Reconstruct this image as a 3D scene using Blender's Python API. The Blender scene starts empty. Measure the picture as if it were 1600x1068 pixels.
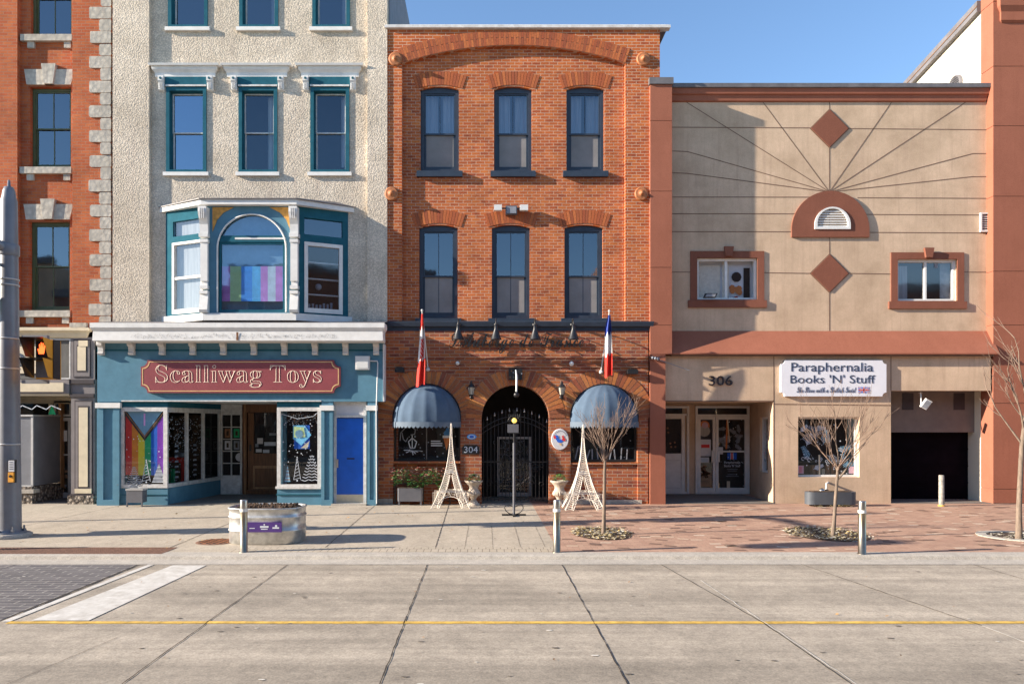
import bpy, math, random
from mathutils import Vector, Matrix
from mathutils.geometry import tessellate_polygon
R = math.radians
random.seed(7)
SC = bpy.context.scene
COL = SC.collection

# ---------------------------------------------------------------- camera, sky, sun, exposure
F, VPX, VPY, CAMH = 1120.0, 760.0, 661.0, 2.0      # focal length in pixels of the 1600 px wide photo, point straight ahead, eye height
cam = bpy.data.cameras.new('camera')
cam.sensor_width = 36.0
cam.lens = 36.0 * F / 1600.0
cam.shift_x = 40.0 / 1600.0
cam.shift_y = 127.0 / 1600.0
cam.clip_end = 3000
camo = bpy.data.objects.new('camera', cam)
COL.objects.link(camo)
camo.location = (0, 0, CAMH)
camo.rotation_euler = (R(90), 0, 0)
SC.camera = camo
SUN_EL, SUN_AZ = 19.4, 10.9                         # sun to the left, almost along the street
sd = Vector((-math.cos(R(SUN_EL)) * math.cos(R(SUN_AZ)), -math.cos(R(SUN_EL)) * math.sin(R(SUN_AZ)), math.sin(R(SUN_EL))))
w = bpy.data.worlds.new('World')
SC.world = w
w.use_nodes = True
nt = w.node_tree
sky = nt.nodes.new('ShaderNodeTexSky')
sky.sky_type = 'NISHITA'
sky.sun_disc = False
sky.sun_elevation = R(SUN_EL)
sky.sun_rotation = math.atan2(sd.x, sd.y)
sky.air_density = 1.0
sky.dust_density = 0.05
sky.ozone_density = 3.2
nt.links.new(sky.outputs[0], nt.nodes['Background'].inputs[0])
nt.nodes['Background'].inputs[1].default_value = 0.108
sl = bpy.data.lights.new('sun', 'SUN')
sl.energy = 5.0
sl.angle = R(0.5)
sl.color = (1.0, 0.885, 0.74)
so = bpy.data.objects.new('sun', sl)
COL.objects.link(so)
so.rotation_euler = sd.to_track_quat('Z', 'Y').to_euler()
SC.view_settings.view_transform = 'Standard'
SC.view_settings.look = 'None'
SC.view_settings.gamma = 1
SC.view_settings.exposure = 1.38
SC.cycles.max_bounces = 6
SC.cycles.transparent_max_bounces = 8

def X(px, Y): return (px - VPX) * Y / F
def Z(py, Y): return CAMH - (py - VPY) * Y / F
def G(px, py, z=0.0):
    Y = F * (CAMH - z) / (py - VPY)
    return X(px, Y), Y

# ---------------------------------------------------------------- materials
MATS = {}
def newmat(name):
    m = bpy.data.materials.new(name)
    m.use_nodes = True
    n = m.node_tree.nodes; l = m.node_tree.links
    return m, n, l, n['Principled BSDF']
def mixc(n, l, fac, a, b, mode='MIX'):
    x = n.new('ShaderNodeMix'); x.data_type = 'RGBA'; x.blend_type = mode
    for sock, v in ((x.inputs[0], fac), (x.inputs[6], a), (x.inputs[7], b)):
        if hasattr(v, 'is_linked') or hasattr(v, 'links'): l.new(v, sock)
        elif isinstance(v, (int, float)): sock.default_value = v
        else: sock.default_value = (*v, 1) if len(v) == 3 else v
    return x.outputs[2]
def ramp(n, l, src, p0, p1):
    r = n.new('ShaderNodeMapRange'); r.inputs[1].default_value = p0; r.inputs[2].default_value = p1
    l.new(src, r.inputs[0]); return r.outputs[0]
def noise(n, l, vec, scale, detail=4, rough=0.6):
    t = n.new('ShaderNodeTexNoise'); t.inputs['Scale'].default_value = scale
    t.inputs['Detail'].default_value = detail; t.inputs['Roughness'].default_value = rough
    if vec is not None: l.new(vec, t.inputs['Vector'])
    return t.outputs['Fac']
def coords(n, l, scale=(1, 1, 1)):
    tc = n.new('ShaderNodeTexCoord'); mp = n.new('ShaderNodeMapping'); mp.inputs['Scale'].default_value = scale
    l.new(tc.outputs['Object'], mp.inputs[0]); return mp.outputs[0]
def bump(n, l, src, bsdf, strength, dist=0.01):
    b = n.new('ShaderNodeBump'); b.inputs['Strength'].default_value = strength; b.inputs['Distance'].default_value = dist
    l.new(src, b.inputs['Height']); l.new(b.outputs[0], bsdf.inputs['Normal']); return b
def paint(name, c, rough=0.6, var=0.18, scale=6, bmp=0.15, metal=0.0, stretch=(1, 1, 1), c2=None, spec=0.4, fine=90):
    if name in MATS: return MATS[name]
    m, n, l, b = newmat(name)
    v = coords(n, l, stretch)
    f1 = noise(n, l, v, scale, 5, 0.65)
    dark = tuple(x * (1 - var * 1.6) for x in c) if c2 is None else c2
    lite = tuple(min(1, x * (1 + var * 0.7)) for x in c)
    col = mixc(n, l, ramp(n, l, f1, 0.3, 0.72), dark, lite)
    l.new(col, b.inputs['Base Color'])
    b.inputs['Roughness'].default_value = rough
    b.inputs['Metallic'].default_value = metal
    b.inputs['Specular IOR Level'].default_value = spec
    if bmp: bump(n, l, noise(n, l, v, fine, 3), b, bmp, 0.004)
    MATS[name] = m
    return m
def brick(name, cols, mortar, bw=0.215, bh=0.075, ms=0.008, stain=0.35, horiz=False, bs=0.6, sq=0.0):
    m, n, l, b = newmat(name)
    tc = n.new('ShaderNodeTexCoord'); sp = n.new('ShaderNodeSeparateXYZ'); l.new(tc.outputs['Object'], sp.inputs[0])
    cb = n.new('ShaderNodeCombineXYZ')
    if horiz:
        l.new(sp.outputs[0], cb.inputs[0]); l.new(sp.outputs[1], cb.inputs[1])
    else:
        ad = n.new('ShaderNodeMath'); l.new(sp.outputs[0], ad.inputs[0]); l.new(sp.outputs[1], ad.inputs[1])
        l.new(ad.outputs[0], cb.inputs[0]); l.new(sp.outputs[2], cb.inputs[1])
    # small wobble so that courses are not ruler straight
    wn = n.new('ShaderNodeTexNoise'); wn.inputs['Scale'].default_value = 3.0; l.new(cb.outputs[0], wn.inputs['Vector'])
    vs = n.new('ShaderNodeVectorMath'); vs.operation = 'SCALE'; vs.inputs['Scale'].default_value = 0.012; l.new(wn.outputs['Color'], vs.inputs[0])
    va = n.new('ShaderNodeVectorMath'); l.new(cb.outputs[0], va.inputs[0]); l.new(vs.outputs[0], va.inputs[1])
    def bt(c1, c2, off):
        t = n.new('ShaderNodeTexBrick'); l.new(va.outputs[0], t.inputs['Vector'])
        t.inputs['Scale'].default_value = 1; t.inputs['Brick Width'].default_value = bw; t.inputs['Row Height'].default_value = bh
        t.inputs['Mortar Size'].default_value = ms; t.inputs['Mortar Smooth'].default_value = 0.25
        t.inputs['Bias'].default_value = off
        t.inputs['Color1'].default_value = (*c1, 1); t.inputs['Color2'].default_value = (*c2, 1); t.inputs['Mortar'].default_value = (*mortar, 1)
        return t
    t1 = bt(cols[0], cols[1], 0.0)
    t2 = bt(cols[2], cols[3], 0.0)
    f = noise(n, l, va.outputs[0], 5.0, 6, 0.75)
    col = mixc(n, l, ramp(n, l, f, 0.42, 0.62), t1.outputs['Color'], t2.outputs['Color'])
    f2 = noise(n, l, tc.outputs['Object'], 0.9, 5, 0.7)
    col = mixc(n, l, ramp(n, l, f2, 0.35, 0.7), tuple(1 - stain for _ in range(3)), (1, 1, 1)); col0 = col
    mm = n.new('ShaderNodeMix'); mm.data_type = 'RGBA'; mm.blend_type = 'MULTIPLY'; mm.inputs[0].default_value = 1
    x = mixc(n, l, ramp(n, l, f, 0.42, 0.62), t1.outputs['Color'], t2.outputs['Color'])
    l.new(x, mm.inputs[6]); l.new(col0, mm.inputs[7])
    l.new(mm.outputs[2], b.inputs['Base Color'])
    b.inputs['Roughness'].default_value = 0.88
    b.inputs['Specular IOR Level'].default_value = 0.2
    hm = n.new('ShaderNodeMath'); hm.operation = 'SUBTRACT'
    l.new(noise(n, l, tc.outputs['Object'], 45, 3), hm.inputs[0]); l.new(t1.outputs['Fac'], hm.inputs[1])
    bump(n, l, hm.outputs[0], b, bs, 0.008)
    MATS[name] = m
    return m
def island(name, cols, rough=0.85, mortar_noise=True, spec=0.2):
    m, n, l, b = newmat(name)
    g = n.new('ShaderNodeNewGeometry'); r = n.new('ShaderNodeValToRGB')
    e = r.color_ramp.elements
    for i, c in enumerate(cols):
        p = i / (len(cols) - 1)
        if i == 0: e[0].position = 0; e[0].color = (*c, 1)
        elif i == len(cols) - 1: e[-1].position = 1; e[-1].color = (*c, 1)
        else: q = e.new(p); q.color = (*c, 1)
    l.new(g.outputs['Random Per Island'], r.inputs[0])
    v = coords(n, l); f = noise(n, l, v, 30, 4)
    col = mixc(n, l, ramp(n, l, f, 0.3, 0.75), (0.72, 0.72, 0.72), (1.12, 1.12, 1.12))
    mm = n.new('ShaderNodeMix'); mm.data_type = 'RGBA'; mm.blend_type = 'MULTIPLY'; mm.inputs[0].default_value = 1
    l.new(r.outputs[0], mm.inputs[6]); l.new(col, mm.inputs[7]); l.new(mm.outputs[2], b.inputs['Base Color'])
    b.inputs['Roughness'].default_value = rough; b.inputs['Specular IOR Level'].default_value = spec
    bump(n, l, noise(n, l, v, 60, 3), b, 0.3, 0.005)
    MATS[name] = m
    return m
def glassmat(name, refl=0.3, tint=(0.8, 0.85, 0.9), rough=0.0, rc=(1, 1, 1)):
    m, n, l, b = newmat(name)
    n.remove(b)
    tr = n.new('ShaderNodeBsdfTransparent'); tr.inputs[0].default_value = (*tint, 1)
    gl = n.new('ShaderNodeBsdfGlossy'); gl.inputs['Roughness'].default_value = rough; gl.inputs['Color'].default_value = (*rc, 1)
    tc = n.new('ShaderNodeTexCoord')
    ns = n.new('ShaderNodeTexNoise'); ns.inputs['Scale'].default_value = 2.5; l.new(tc.outputs['Object'], ns.inputs['Vector'])
    bp = n.new('ShaderNodeBump'); bp.inputs['Strength'].default_value = 0.035; bp.inputs['Distance'].default_value = 0.02
    l.new(ns.outputs['Fac'], bp.inputs['Height']); l.new(bp.outputs[0], gl.inputs['Normal'])
    mx = n.new('ShaderNodeMixShader'); mx.inputs[0].default_value = refl
    l.new(tr.outputs[0], mx.inputs[1]); l.new(gl.outputs[0], mx.inputs[2])
    l.new(mx.outputs[0], n['Material Output'].inputs['Surface'])
    MATS[name] = m
    return m
def stucco(name, c, scale, strength, dist, c2=None, stain=0.3, rough=0.92, blotch=None):
    m, n, l, b = newmat(name)
    v = coords(n, l)
    vo = n.new('ShaderNodeTexVoronoi'); vo.inputs['Scale'].default_value = scale; l.new(v, vo.inputs['Vector'])
    ns = noise(n, l, v, scale * 0.8, 4, 0.7)
    mu = n.new('ShaderNodeMath'); mu.operation = 'ADD'; l.new(vo.outputs['Distance'], mu.inputs[0]); l.new(ns, mu.inputs[1])
    f2 = noise(n, l, v, 0.8, 6, 0.7)
    base = mixc(n, l, ramp(n, l, mu.outputs[0], 0.65, 1.15), c, c2 or tuple(x * 0.6 for x in c))
    st = mixc(n, l, ramp(n, l, f2, 0.3, 0.68), tuple([1 - stain, 1 - stain * 1.05, 1 - stain * 1.15]), (1.05, 1.05, 1.05))
    sv = coords(n, l, (6, 6, 0.35)); f3 = noise(n, l, sv, 1.2, 5, 0.75)
    st = mixc(n, l, ramp(n, l, f3, 0.50, 0.80), st, (1 - stain * .9, 1 - stain, 1 - stain))
    mm = n.new('ShaderNodeMix'); mm.data_type = 'RGBA'; mm.blend_type = 'MULTIPLY'; mm.inputs[0].default_value = 1
    l.new(base, mm.inputs[6]); l.new(st, mm.inputs[7])
    l.new(mm.outputs[2], b.inputs['Base Color'])
    b.inputs['Roughness'].default_value = rough; b.inputs['Specular IOR Level'].default_value = 0.15
    bump(n, l, mu.outputs[0], b, strength, dist)
    MATS[name] = m
    return m
def emis(name, c, s):
    m, n, l, b = newmat(name)
    b.inputs['Base Color'].default_value = (*c, 1)
    b.inputs['Emission Color'].default_value = (*c, 1); b.inputs['Emission Strength'].default_value = s
    MATS[name] = m; return m

M = MATS
brick('brick_upper', [(.52, .115, .036), (.64, .19, .05), (.30, .07, .032), (.56, .14, .042)], (.58, .36, .25))
brick('brick_lower', [(.54, .165, .06), (.34, .095, .055), (.58, .21, .07), (.21, .07, .055)], (.42, .28, .20), bw=0.25, bh=0.083, ms=0.009)
brick('brick_left', [(.54, .12, .045), (.62, .17, .055), (.46, .10, .04), (.58, .16, .06)], (.44, .20, .12), stain=0.4)
brick('brick_other', [(.30, .11, .07), (.36, .15, .09), (.24, .09, .06), (.32, .12, .07)], (.35, .28, .22))
island('arch_brick', [(.50, .14, .05), (.36, .095, .045), (.55, .17, .06), (.30, .085, .045), (.50, .15, .055)])
island('arch_brick_low', [(.56, .20, .06), (.30, .09, .05), (.60, .25, .08), (.24, .08, .05), (.55, .21, .065)])
paint('mortar', (.46, .30, .21), .9, .15, 20)
stucco('pebble_dash', (.84, .73, .59), 30, 0.55, 0.012, (.56, .49, .40), 0.32)
stucco('smooth_stucco', (.68, .50, .355), 60, 0.25, 0.004, (.61, .45, .315), 0.32)
stucco('brown_stucco', (.37, .140, .088), 70, 0.25, 0.004, (.31, .115, .072), 0.16)
stucco('brown_trim', (.27, .105, .068), 70, 0.25, 0.004, (.22, .085, .055), 0.16)
stucco('cream_stucco', (.74, .68, .56), 60, 0.2, 0.004, (.70, .63, .50), 0.08)
paint('groove', (.20, .12, .08), .9, .1)
stucco('limestone', (.60, .55, .47), 9, 0.45, 0.012, (.48, .44, .38), 0.3)
stucco('rubble_stone', (.42, .36, .30), 12, 1.0, 0.05, (.12, .10, .085), 0.2)
paint('white_paint', (.74, .73, .70), .7, .08, 5, .1)
paint('old_white2', (.42, .42, .43), .8, .1, 5, 0)
paint('old_white', (.66, .65, .63), .6, .14, 9, .2, c2=(.46, .44, .42))
paint('teal', (.105, .235, .32), .75, .10, 4, .1, spec=.12)
paint('dark_teal', (.025, .12, .165), .85, .14, 5, .1, spec=.06)
paint('navy_paint', (.032, .045, .068), .4, .15, 5, .1)
paint('roof_metal', (.16, .15, .155), .55, .2, 4, .1)
paint('black_iron', (.018, .018, .020), .4, .2, 10, .15, spec=.5)
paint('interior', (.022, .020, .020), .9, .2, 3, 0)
paint('interior_warm', (.085, .055, .035), .9, .4, 5, 0)
paint('curtain', (.36, .36, .38), .9, .25, 2.2, .1, stretch=(9, 9, .35))
paint('screen_grey', (.24, .228, .222), .8, .14, 1.5, 0)
paint('curtain_white', (.40, .39, .37), .85, .2, 2.5, .1, stretch=(7, 7, .3))
paint('blue_door', (.010, .12, .58), .38, .12, 3, .05)
paint('steel', (.55, .53, .50), .32, .12, 6, .05, metal=1.0)
paint('brass_steel', (.42, .36, .27), .38, .15, 6, .05, metal=1.0)
paint('galvanised', (.62, .62, .60), .42, .22, 9, .1, metal=.75)
paint('aluminium', (.55, .54, .53), .45, .1, 6, .05, metal=.3)
paint('wood', (.20, .085, .035), .45, .35, 3, .2, stretch=(9, 9, .8))
paint('wood_pale', (.42, .23, .11), .5, .3, 3, .2, stretch=(9, 9, .8))
paint('burgundy', (.27, .065, .075), .42, .08, 3, .05)
paint('gold_paint', (.72, .47, .22), .45, .1, 8, 0)
paint('letter_cream', (.90, .72, .56), .5, .05, 8, 0)
paint('sign_white', (.76, .76, .80), .45, .03, 3, 0)
paint('sign_ink', (.035, .055, .10), .5, .05, 3, 0)
paint('rust_star', (.46, .17, .065), .55, .25, 12, .2)
paint('awning_cloth', (.09, .132, .19), .85, .12, 3, .15, spec=.1)
paint('awning_trim', (.11, .15, .20), .7, .12, 3, .15)
paint('cream_paint', (.66, .56, .40), .5, .1, 4, .1)
paint('mauve_grey', (.20, .175, .175), .55, .12, 4, .1)
paint('dark_trim', (.045, .035, .04), .5, .15, 4, .1)
paint('grey_board', (.13, .125, .115), .8, .25, 4, .2, stretch=(1, 1, .3))
paint('green_frame', (.085, .11, .05), .5, .15, 5, .1)
paint('pole_grey', (.20, .205, .225), .38, .12, 3, .1, spec=.6)
paint('signal_yellow', (.75, .33, .03), .5, .1, 4, .05)
paint('soil', (.085, .05, .03), .95, .5, 30, .8, fine=50)
paint('bark', (.22, .165, .125), .85, .3, 8, .4, stretch=(4, 4, 1))
paint('twig', (.23, .155, .115), .85, .2, 10, .1)
island('leaf_green', [(.04, .16, .03), (.09, .26, .05), (.05, .18, .07), (.20, .32, .10)], .6)
island('flower', [(.52, .05, .05), (.62, .25, .20), (.66, .46, .38), (.16, .22, .08)], .6)
island('litter', [(.48, .34, .12), (.55, .44, .22), (.32, .22, .10), (.55, .48, .33), (.26, .24, .11)], .8)
island('pale_litter', [(.48, .42, .28), (.56, .52, .42), (.40, .35, .28), (.60, .57, .50), (.33, .30, .18)], .8)
island('dry_leaf', [(.35, .16, .05), (.50, .30, .12), (.25, .11, .04)], .8)
paint('urn_stone', (.52, .44, .36), .85, .25, 10, .4)
paint('trough_grey', (.075, .085, .10), .5, .12, 4, .1)
paint('planter_grey', (.125, .125, .14), .55, .1, 4, .1)
paint('wicker_white', (.80, .72, .62), .6, .12, 12, .1)
paint('red_cloth', (.72, .035, .022), .7, .12, 4, .1)
paint('white_cloth', (.80, .78, .76), .7, .08, 4, .1)
paint('blue_cloth', (.03, .06, .30), .7, .12, 4, .1)
paint('purple_sticker', (.075, .035, .19), .4, .05, 3, 0)
paint('frost', (.62, .66, .72), .8, .1, 8, 0)
paint('frost_dim', (.26, .28, .32), .8, .2, 8, 0)
paint('warm_dim', (.30, .15, .08), .8, .3, 9, 0)
paint('paper', (.60, .60, .62), .7, .08, 6, 0)
paint('yellow_paint', (.70, .44, .09), .8, .3, 9, .2)
paint('rust_plate', (.22, .115, .075), .8, .25, 12, .3)
paint('plastic_white', (.68, .68, .66), .45, .05, 3, 0)
paint('spandrel', (.62, .32, .07), .6, .25, 10, .1)
paint('garage_dark', (.007, .005, .008), .9, .3, 2, .1, spec=.05)
paint('old_metal', (.34, .31, .27), .7, .35, 14, .3)
paint('garage_wall', (.20, .165, .145), .8, .12, 3, .1)
paint('bay_backing', (.26, .36, .42), .9, .2, 1.5, 0)
paint('pink_paper', (.55, .38, .46), .7, .1, 6, 0)
paint('lamp_glass', (.50, .46, .38), .2, .1, 6, 0, spec=.6)
for nm, c in dict(fl_red=(.62, .04, .035), fl_orange=(.75, .24, .03), fl_yellow=(.72, .60, .04), fl_green=(.02, .38, .15), fl_blue=(.02, .13, .60),
                  fl_violet=(.22, .04, .42), fl_black=(.05, .035, .035), fl_sky=(.20, .38, .52), fl_mauve=(.62, .22, .52), fl_lime=(.60, .75, .35),
                  fl_azure=(.12, .42, .90), fl_cyan=(.22, .62, .92), fl_pink=(.85, .40, .78), fl_white=(.85, .88, .92), cone=(.60, .20, .06), swirl=(.05, .18, .42)).items():
    paint(nm, c, .75, .12, 5, .05)
glassmat('glass_blue', .20, (.74, .78, .82), .03, (.72, .84, .95))
glassmat('glass_sky', .36, (.6, .7, .8), .03, (.62, .80, 1.0))
glassmat('glass_bay', .11, (.84, .90, .95), .03, (.7, .85, 1.0))
glassmat('glass_low', .055, (.85, .88, .9), .01)
glassmat('glass_grey', .14, (.8, .85, .9), .05)
glassmat('bubble', .25, (.95, .95, .95), .05)
emis('hand_lamp', (1.0, .10, .02), 1.6)
emis('gold_lamp', (.9, .6, .12), .5)

# ground materials
def concrete(name, c, joints=None, streak=(1, 1, 1), var=.22, specks=True, lanes=False):
    m, n, l, b = newmat(name)
    v = coords(n, l, streak); v1 = coords(n, l)
    f1 = noise(n, l, v, .9, 8, .68); f2 = noise(n, l, v1, 55, 3, .7); f3 = noise(n, l, v1, 5, 6, .7)
    dark = tuple(x * (1 - var) for x in c); lite = tuple(min(1, x * (1 + var * .6)) for x in c)
    col = mixc(n, l, ramp(n, l, f1, .3, .7), dark, lite)
    for ff, a, k in ((f2, .76, (.35, .62)), (f3, .86, (.35, .68)), (noise(n, l, v1, 17, 5, .75), .84, (.36, .60))):
        mm = n.new('ShaderNodeMix'); mm.data_type = 'RGBA'; mm.blend_type = 'MULTIPLY'; mm.inputs[0].default_value = 1
        l.new(col, mm.inputs[6]); l.new(mixc(n, l, ramp(n, l, ff, *k), (a, a, a), (1.06, 1.06, 1.05)), mm.inputs[7]); col = mm.outputs[2]
    if lanes:      # tyre worn bands along the street and long faint smears
        for vec, sc_, lo_, hi_, k in (((.025, .75, 1), 1.3, .80, 1.10, (.36, .64)), ((.12, 5.0, 1), 1.0, .88, 1.05, (.38, .66)), ((.9, .9, 1), .7, .86, 1.05, (.35, .60))):
            mm = n.new('ShaderNodeMix'); mm.data_type = 'RGBA'; mm.blend_type = 'MULTIPLY'; mm.inputs[0].default_value = 1
            l.new(col, mm.inputs[6]); l.new(mixc(n, l, ramp(n, l, noise(n, l, coords(n, l, vec), sc_, 4, .6), *k), (lo_, lo_, lo_), (hi_, hi_, hi_)), mm.inputs[7]); col = mm.outputs[2]
    if specks:
        vo = n.new('ShaderNodeTexVoronoi'); vo.inputs['Scale'].default_value = 3.2; l.new(coords(n, l, (1, 3.0, 1)), vo.inputs['Vector'])
        sp = mixc(n, l, ramp(n, l, vo.outputs['Distance'], .035, .07), (.38, .36, .34), (1, 1, 1))
        mm = n.new('ShaderNodeMix'); mm.data_type = 'RGBA'; mm.blend_type = 'MULTIPLY'; mm.inputs[0].default_value = .8
        l.new(col, mm.inputs[6]); l.new(sp, mm.inputs[7]); col = mm.outputs[2]
    l.new(col, b.inputs['Base Color']); b.inputs['Roughness'].default_value = .88; b.inputs['Specular IOR Level'].default_value = .2
    bump(n, l, f2, b, .35, .006)
    MATS[name] = m
concrete('road_concrete', (.475, .41, .335), streak=(.35, 1.6, 1), var=.20, lanes=True)
concrete('walk_concrete', (.50, .43, .345), streak=(1.4, .6, 1), var=.16)
concrete('kerb_concrete', (.50, .455, .40), streak=(.5, 1, 1), var=.12)
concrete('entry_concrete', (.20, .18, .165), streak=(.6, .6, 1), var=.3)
brick('pavers', [(.43, .26, .19), (.53, .34, .245), (.37, .215, .155), (.48, .30, .215)], (.32, .22, .16), bw=.20, bh=.10, ms=.006, stain=.2, horiz=True, bs=.3)
brick('cross_pavers', [(.13, .12, .125), (.17, .155, .155), (.11, .10, .105), (.15, .14, .14)], (.30, .28, .26), bw=.30, bh=.13, ms=.012, stain=.2, horiz=True, bs=.5)
brick('edge_pavers', [(.47, .40, .31), (.50, .43, .34), (.44, .38, .29), (.48, .42, .33)], (.24, .20, .16), bw=.115, bh=.6, ms=.007, stain=.15, horiz=True, bs=.4)
paint('joint', (.05, .04, .035), .95, .3, 20, 0)
paint('stain', (.17, .145, .12), .95, .3, 20, 0)
paint('asphalt_seal', (.70, .66, .58), .9, .2, 20, 0)
paint('road_white', (.58, .56, .52), .85, .16, 9, .2, c2=(.44, .41, .365))
# worn paint: the yellow and white lines let the concrete show through
island('paver_pale', [(.66, .52, .40), (.60, .44, .32), (.70, .58, .46)], .85)
island('paver_dark', [(.19, .12, .09), (.24, .15, .11), (.15, .10, .085)], .85)

# ---------------------------------------------------------------- mesh builder
def rootloc(o):
    while o is not None and o.parent is not None: o = o.parent
    return Vector(o.location) if o is not None else Vector((0, 0, 0))
class MB:
    def __init__(s, mat=None):
        s.v = []; s.f = []; s.m = []; s.s = []; s.mats = []; s.T = None; s.mat = mat
    def mi(s, mat):
        mat = mat or s.mat
        if mat not in s.mats: s.mats.append(mat)
        return s.mats.index(mat)
    def add(s, vs, fs, mat=None, smooth=False):
        k = len(s.v); i = s.mi(mat)
        for p in vs:
            p = Vector(p)
            s.v.append(s.T @ p if s.T is not None else p)
        for f in fs: s.f.append([a + k for a in f]); s.m.append(i); s.s.append(smooth)
        return s
    def box(s, x0, x1, y0, y1, z0, z1, mat=None):
        if x0 > x1: x0, x1 = x1, x0
        if y0 > y1: y0, y1 = y1, y0
        if z0 > z1: z0, z1 = z1, z0
        return s.add([(x0, y0, z0), (x1, y0, z0), (x1, y1, z0), (x0, y1, z0), (x0, y0, z1), (x1, y0, z1), (x1, y1, z1), (x0, y1, z1)],
                     [(0, 3, 2, 1), (4, 5, 6, 7), (0, 1, 5, 4), (1, 2, 6, 5), (2, 3, 7, 6), (3, 0, 4, 7)], mat)
    def pbox(s, px0, px1, py0, py1, Y, Yb, mat=None):
        """box whose front face, at depth Y, spans the given pixels of the photo"""
        return s.box(X(px0, Y), X(px1, Y), Y, Yb, Z(py1, Y), Z(py0, Y), mat)
    def frame(s, x0, x1, y0, y1, z0, z1, t, mat=None, tb=None, tt=None):
        tb = t if tb is None else tb; tt = t if tt is None else tt
        s.box(x0, x0 + t, y0, y1, z0, z1, mat); s.box(x1 - t, x1, y0, y1, z0, z1, mat)
        s.box(x0 + t, x1 - t, y0, y1, z0, z0 + tb, mat); s.box(x0 + t, x1 - t, y0, y1, z1 - tt, z1, mat)
        return s
    def plate(s, outline, holes, y0, y1, mat=None, smooth=False):
        loops = [outline] + list(holes)
        tris = tessellate_polygon([[Vector((p[0], p[1], 0)) for p in lp] for lp in loops])
        flat = [p for lp in loops for p in lp]; n = len(flat)
        vs = [(p[0], y0, p[1]) for p in flat] + [(p[0], y1, p[1]) for p in flat]
        fs = [tuple(t) for t in tris] + [tuple(a + n for a in reversed(t)) for t in tris]
        k = 0
        for lp in loops:
            L = len(lp)
            for i in range(L):
                a, b = k + i, k + (i + 1) % L
                fs.append((a, b, b + n, a + n))
            k += L
        return s.add(vs, fs, mat)
    def prism(s, pts, axis, a, b, mat=None, smooth=False):
        """polygon extruded along x, y or z"""
        n = len(pts)
        def mk(p, t): return (t, p[0], p[1]) if axis == 'x' else (p[0], t, p[1]) if axis == 'y' else (p[0], p[1], t)
        vs = [mk(p, a) for p in pts] + [mk(p, b) for p in pts]
        fs = [(i, (i + 1) % n, (i + 1) % n + n, i + n) for i in range(n)]
        s.add(vs, fs, mat, smooth)
        tr = tessellate_polygon([[Vector((p[0], p[1], 0)) for p in pts]])
        return s.add(vs, [tuple(t) for t in tr] + [tuple(q + n for q in t) for t in tr], mat)
    def tube(s, pts, r, mat=None, n=8, cap=True, smooth=True):
        pts = [Vector(p) for p in pts]; N = len(pts)
        rs = r if isinstance(r, (list, tuple)) else [r] * N
        vs = []; ref = None
        for i, p in enumerate(pts):
            d = pts[min(i + 1, N - 1)] - pts[max(i - 1, 0)]
            d = d.normalized() if d.length > 1e-9 else Vector((0, 0, 1))
            if ref is None: ref = d.orthogonal()
            u = ref - d * ref.dot(d)
            u = u.normalized() if u.length > 1e-6 else d.orthogonal().normalized()
            v = d.cross(u); ref = u
            for k in range(n):
                a = 2 * math.pi * k / n
                vs.append(p + (u * math.cos(a) + v * math.sin(a)) * rs[i])
        fs = [(i * n + k, i * n + (k + 1) % n, (i + 1) * n + (k + 1) % n, (i + 1) * n + k) for i in range(N - 1) for k in range(n)]
        s.add(vs, fs, mat, smooth)
        if cap:
            s.add(vs[:n], [tuple(range(n))], mat); s.add(vs[-n:], [tuple(range(n))], mat)
        return s
    def lathe(s, prof, c, mat=None, n=24, smooth=True, sx=1, sy=1):
        vs = []; N = len(prof)
        for r, z in prof:
            for k in range(n):
                a = 2 * math.pi * k / n
                vs.append((c[0] + r * sx * math.cos(a), c[1] + r * sy * math.sin(a), c[2] + z))
        fs = [(i * n + k, i * n + (k + 1) % n, (i + 1) * n + (k + 1) % n, (i + 1) * n + k) for i in range(N - 1) for k in range(n)]
        s.add(vs, fs, mat, smooth)
        s.add(vs[:n], [tuple(range(n))], mat); s.add(vs[-n:], [tuple(range(n))], mat)
        return s
    def ylathe(s, prof, c, mat=None, n=24, smooth=True):
        """turned about an axis that points to the street (-y)"""
        vs = []; N = len(prof)
        for r, d in prof:
            for k in range(n):
                a = 2 * math.pi * k / n
                vs.append((c[0] + r * math.cos(a), c[1] - d, c[2] + r * math.sin(a)))
        fs = [(i * n + k, i * n + (k + 1) % n, (i + 1) * n + (k + 1) % n, (i + 1) * n + k) for i in range(N - 1) for k in range(n)]
        s.add(vs, fs, mat, smooth); s.add(vs[-n:], [tuple(range(n))], mat); s.add(vs[:n], [tuple(range(n))], mat)
        return s
    def molding(s, x0, x1, yb, prof, mat=None):
        """cornice: profile of (projection, z) carried along the front and mitred round both ends"""
        vs = []
        for p, z in prof: vs += [(x0 - p, yb, z), (x0 - p, yb - p, z), (x1 + p, yb - p, z), (x1 + p, yb, z)]
        fs = []
        for i in range(len(prof) - 1):
            for k in range(3): fs.append((i * 4 + k, i * 4 + k + 1, (i + 1) * 4 + k + 1, (i + 1) * 4 + k))
        n = len(prof) - 1
        fs += [(0, 1, 2, 3), (n * 4, n * 4 + 1, n * 4 + 2, n * 4 + 3)]
        return s.add(vs, fs, mat)
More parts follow.
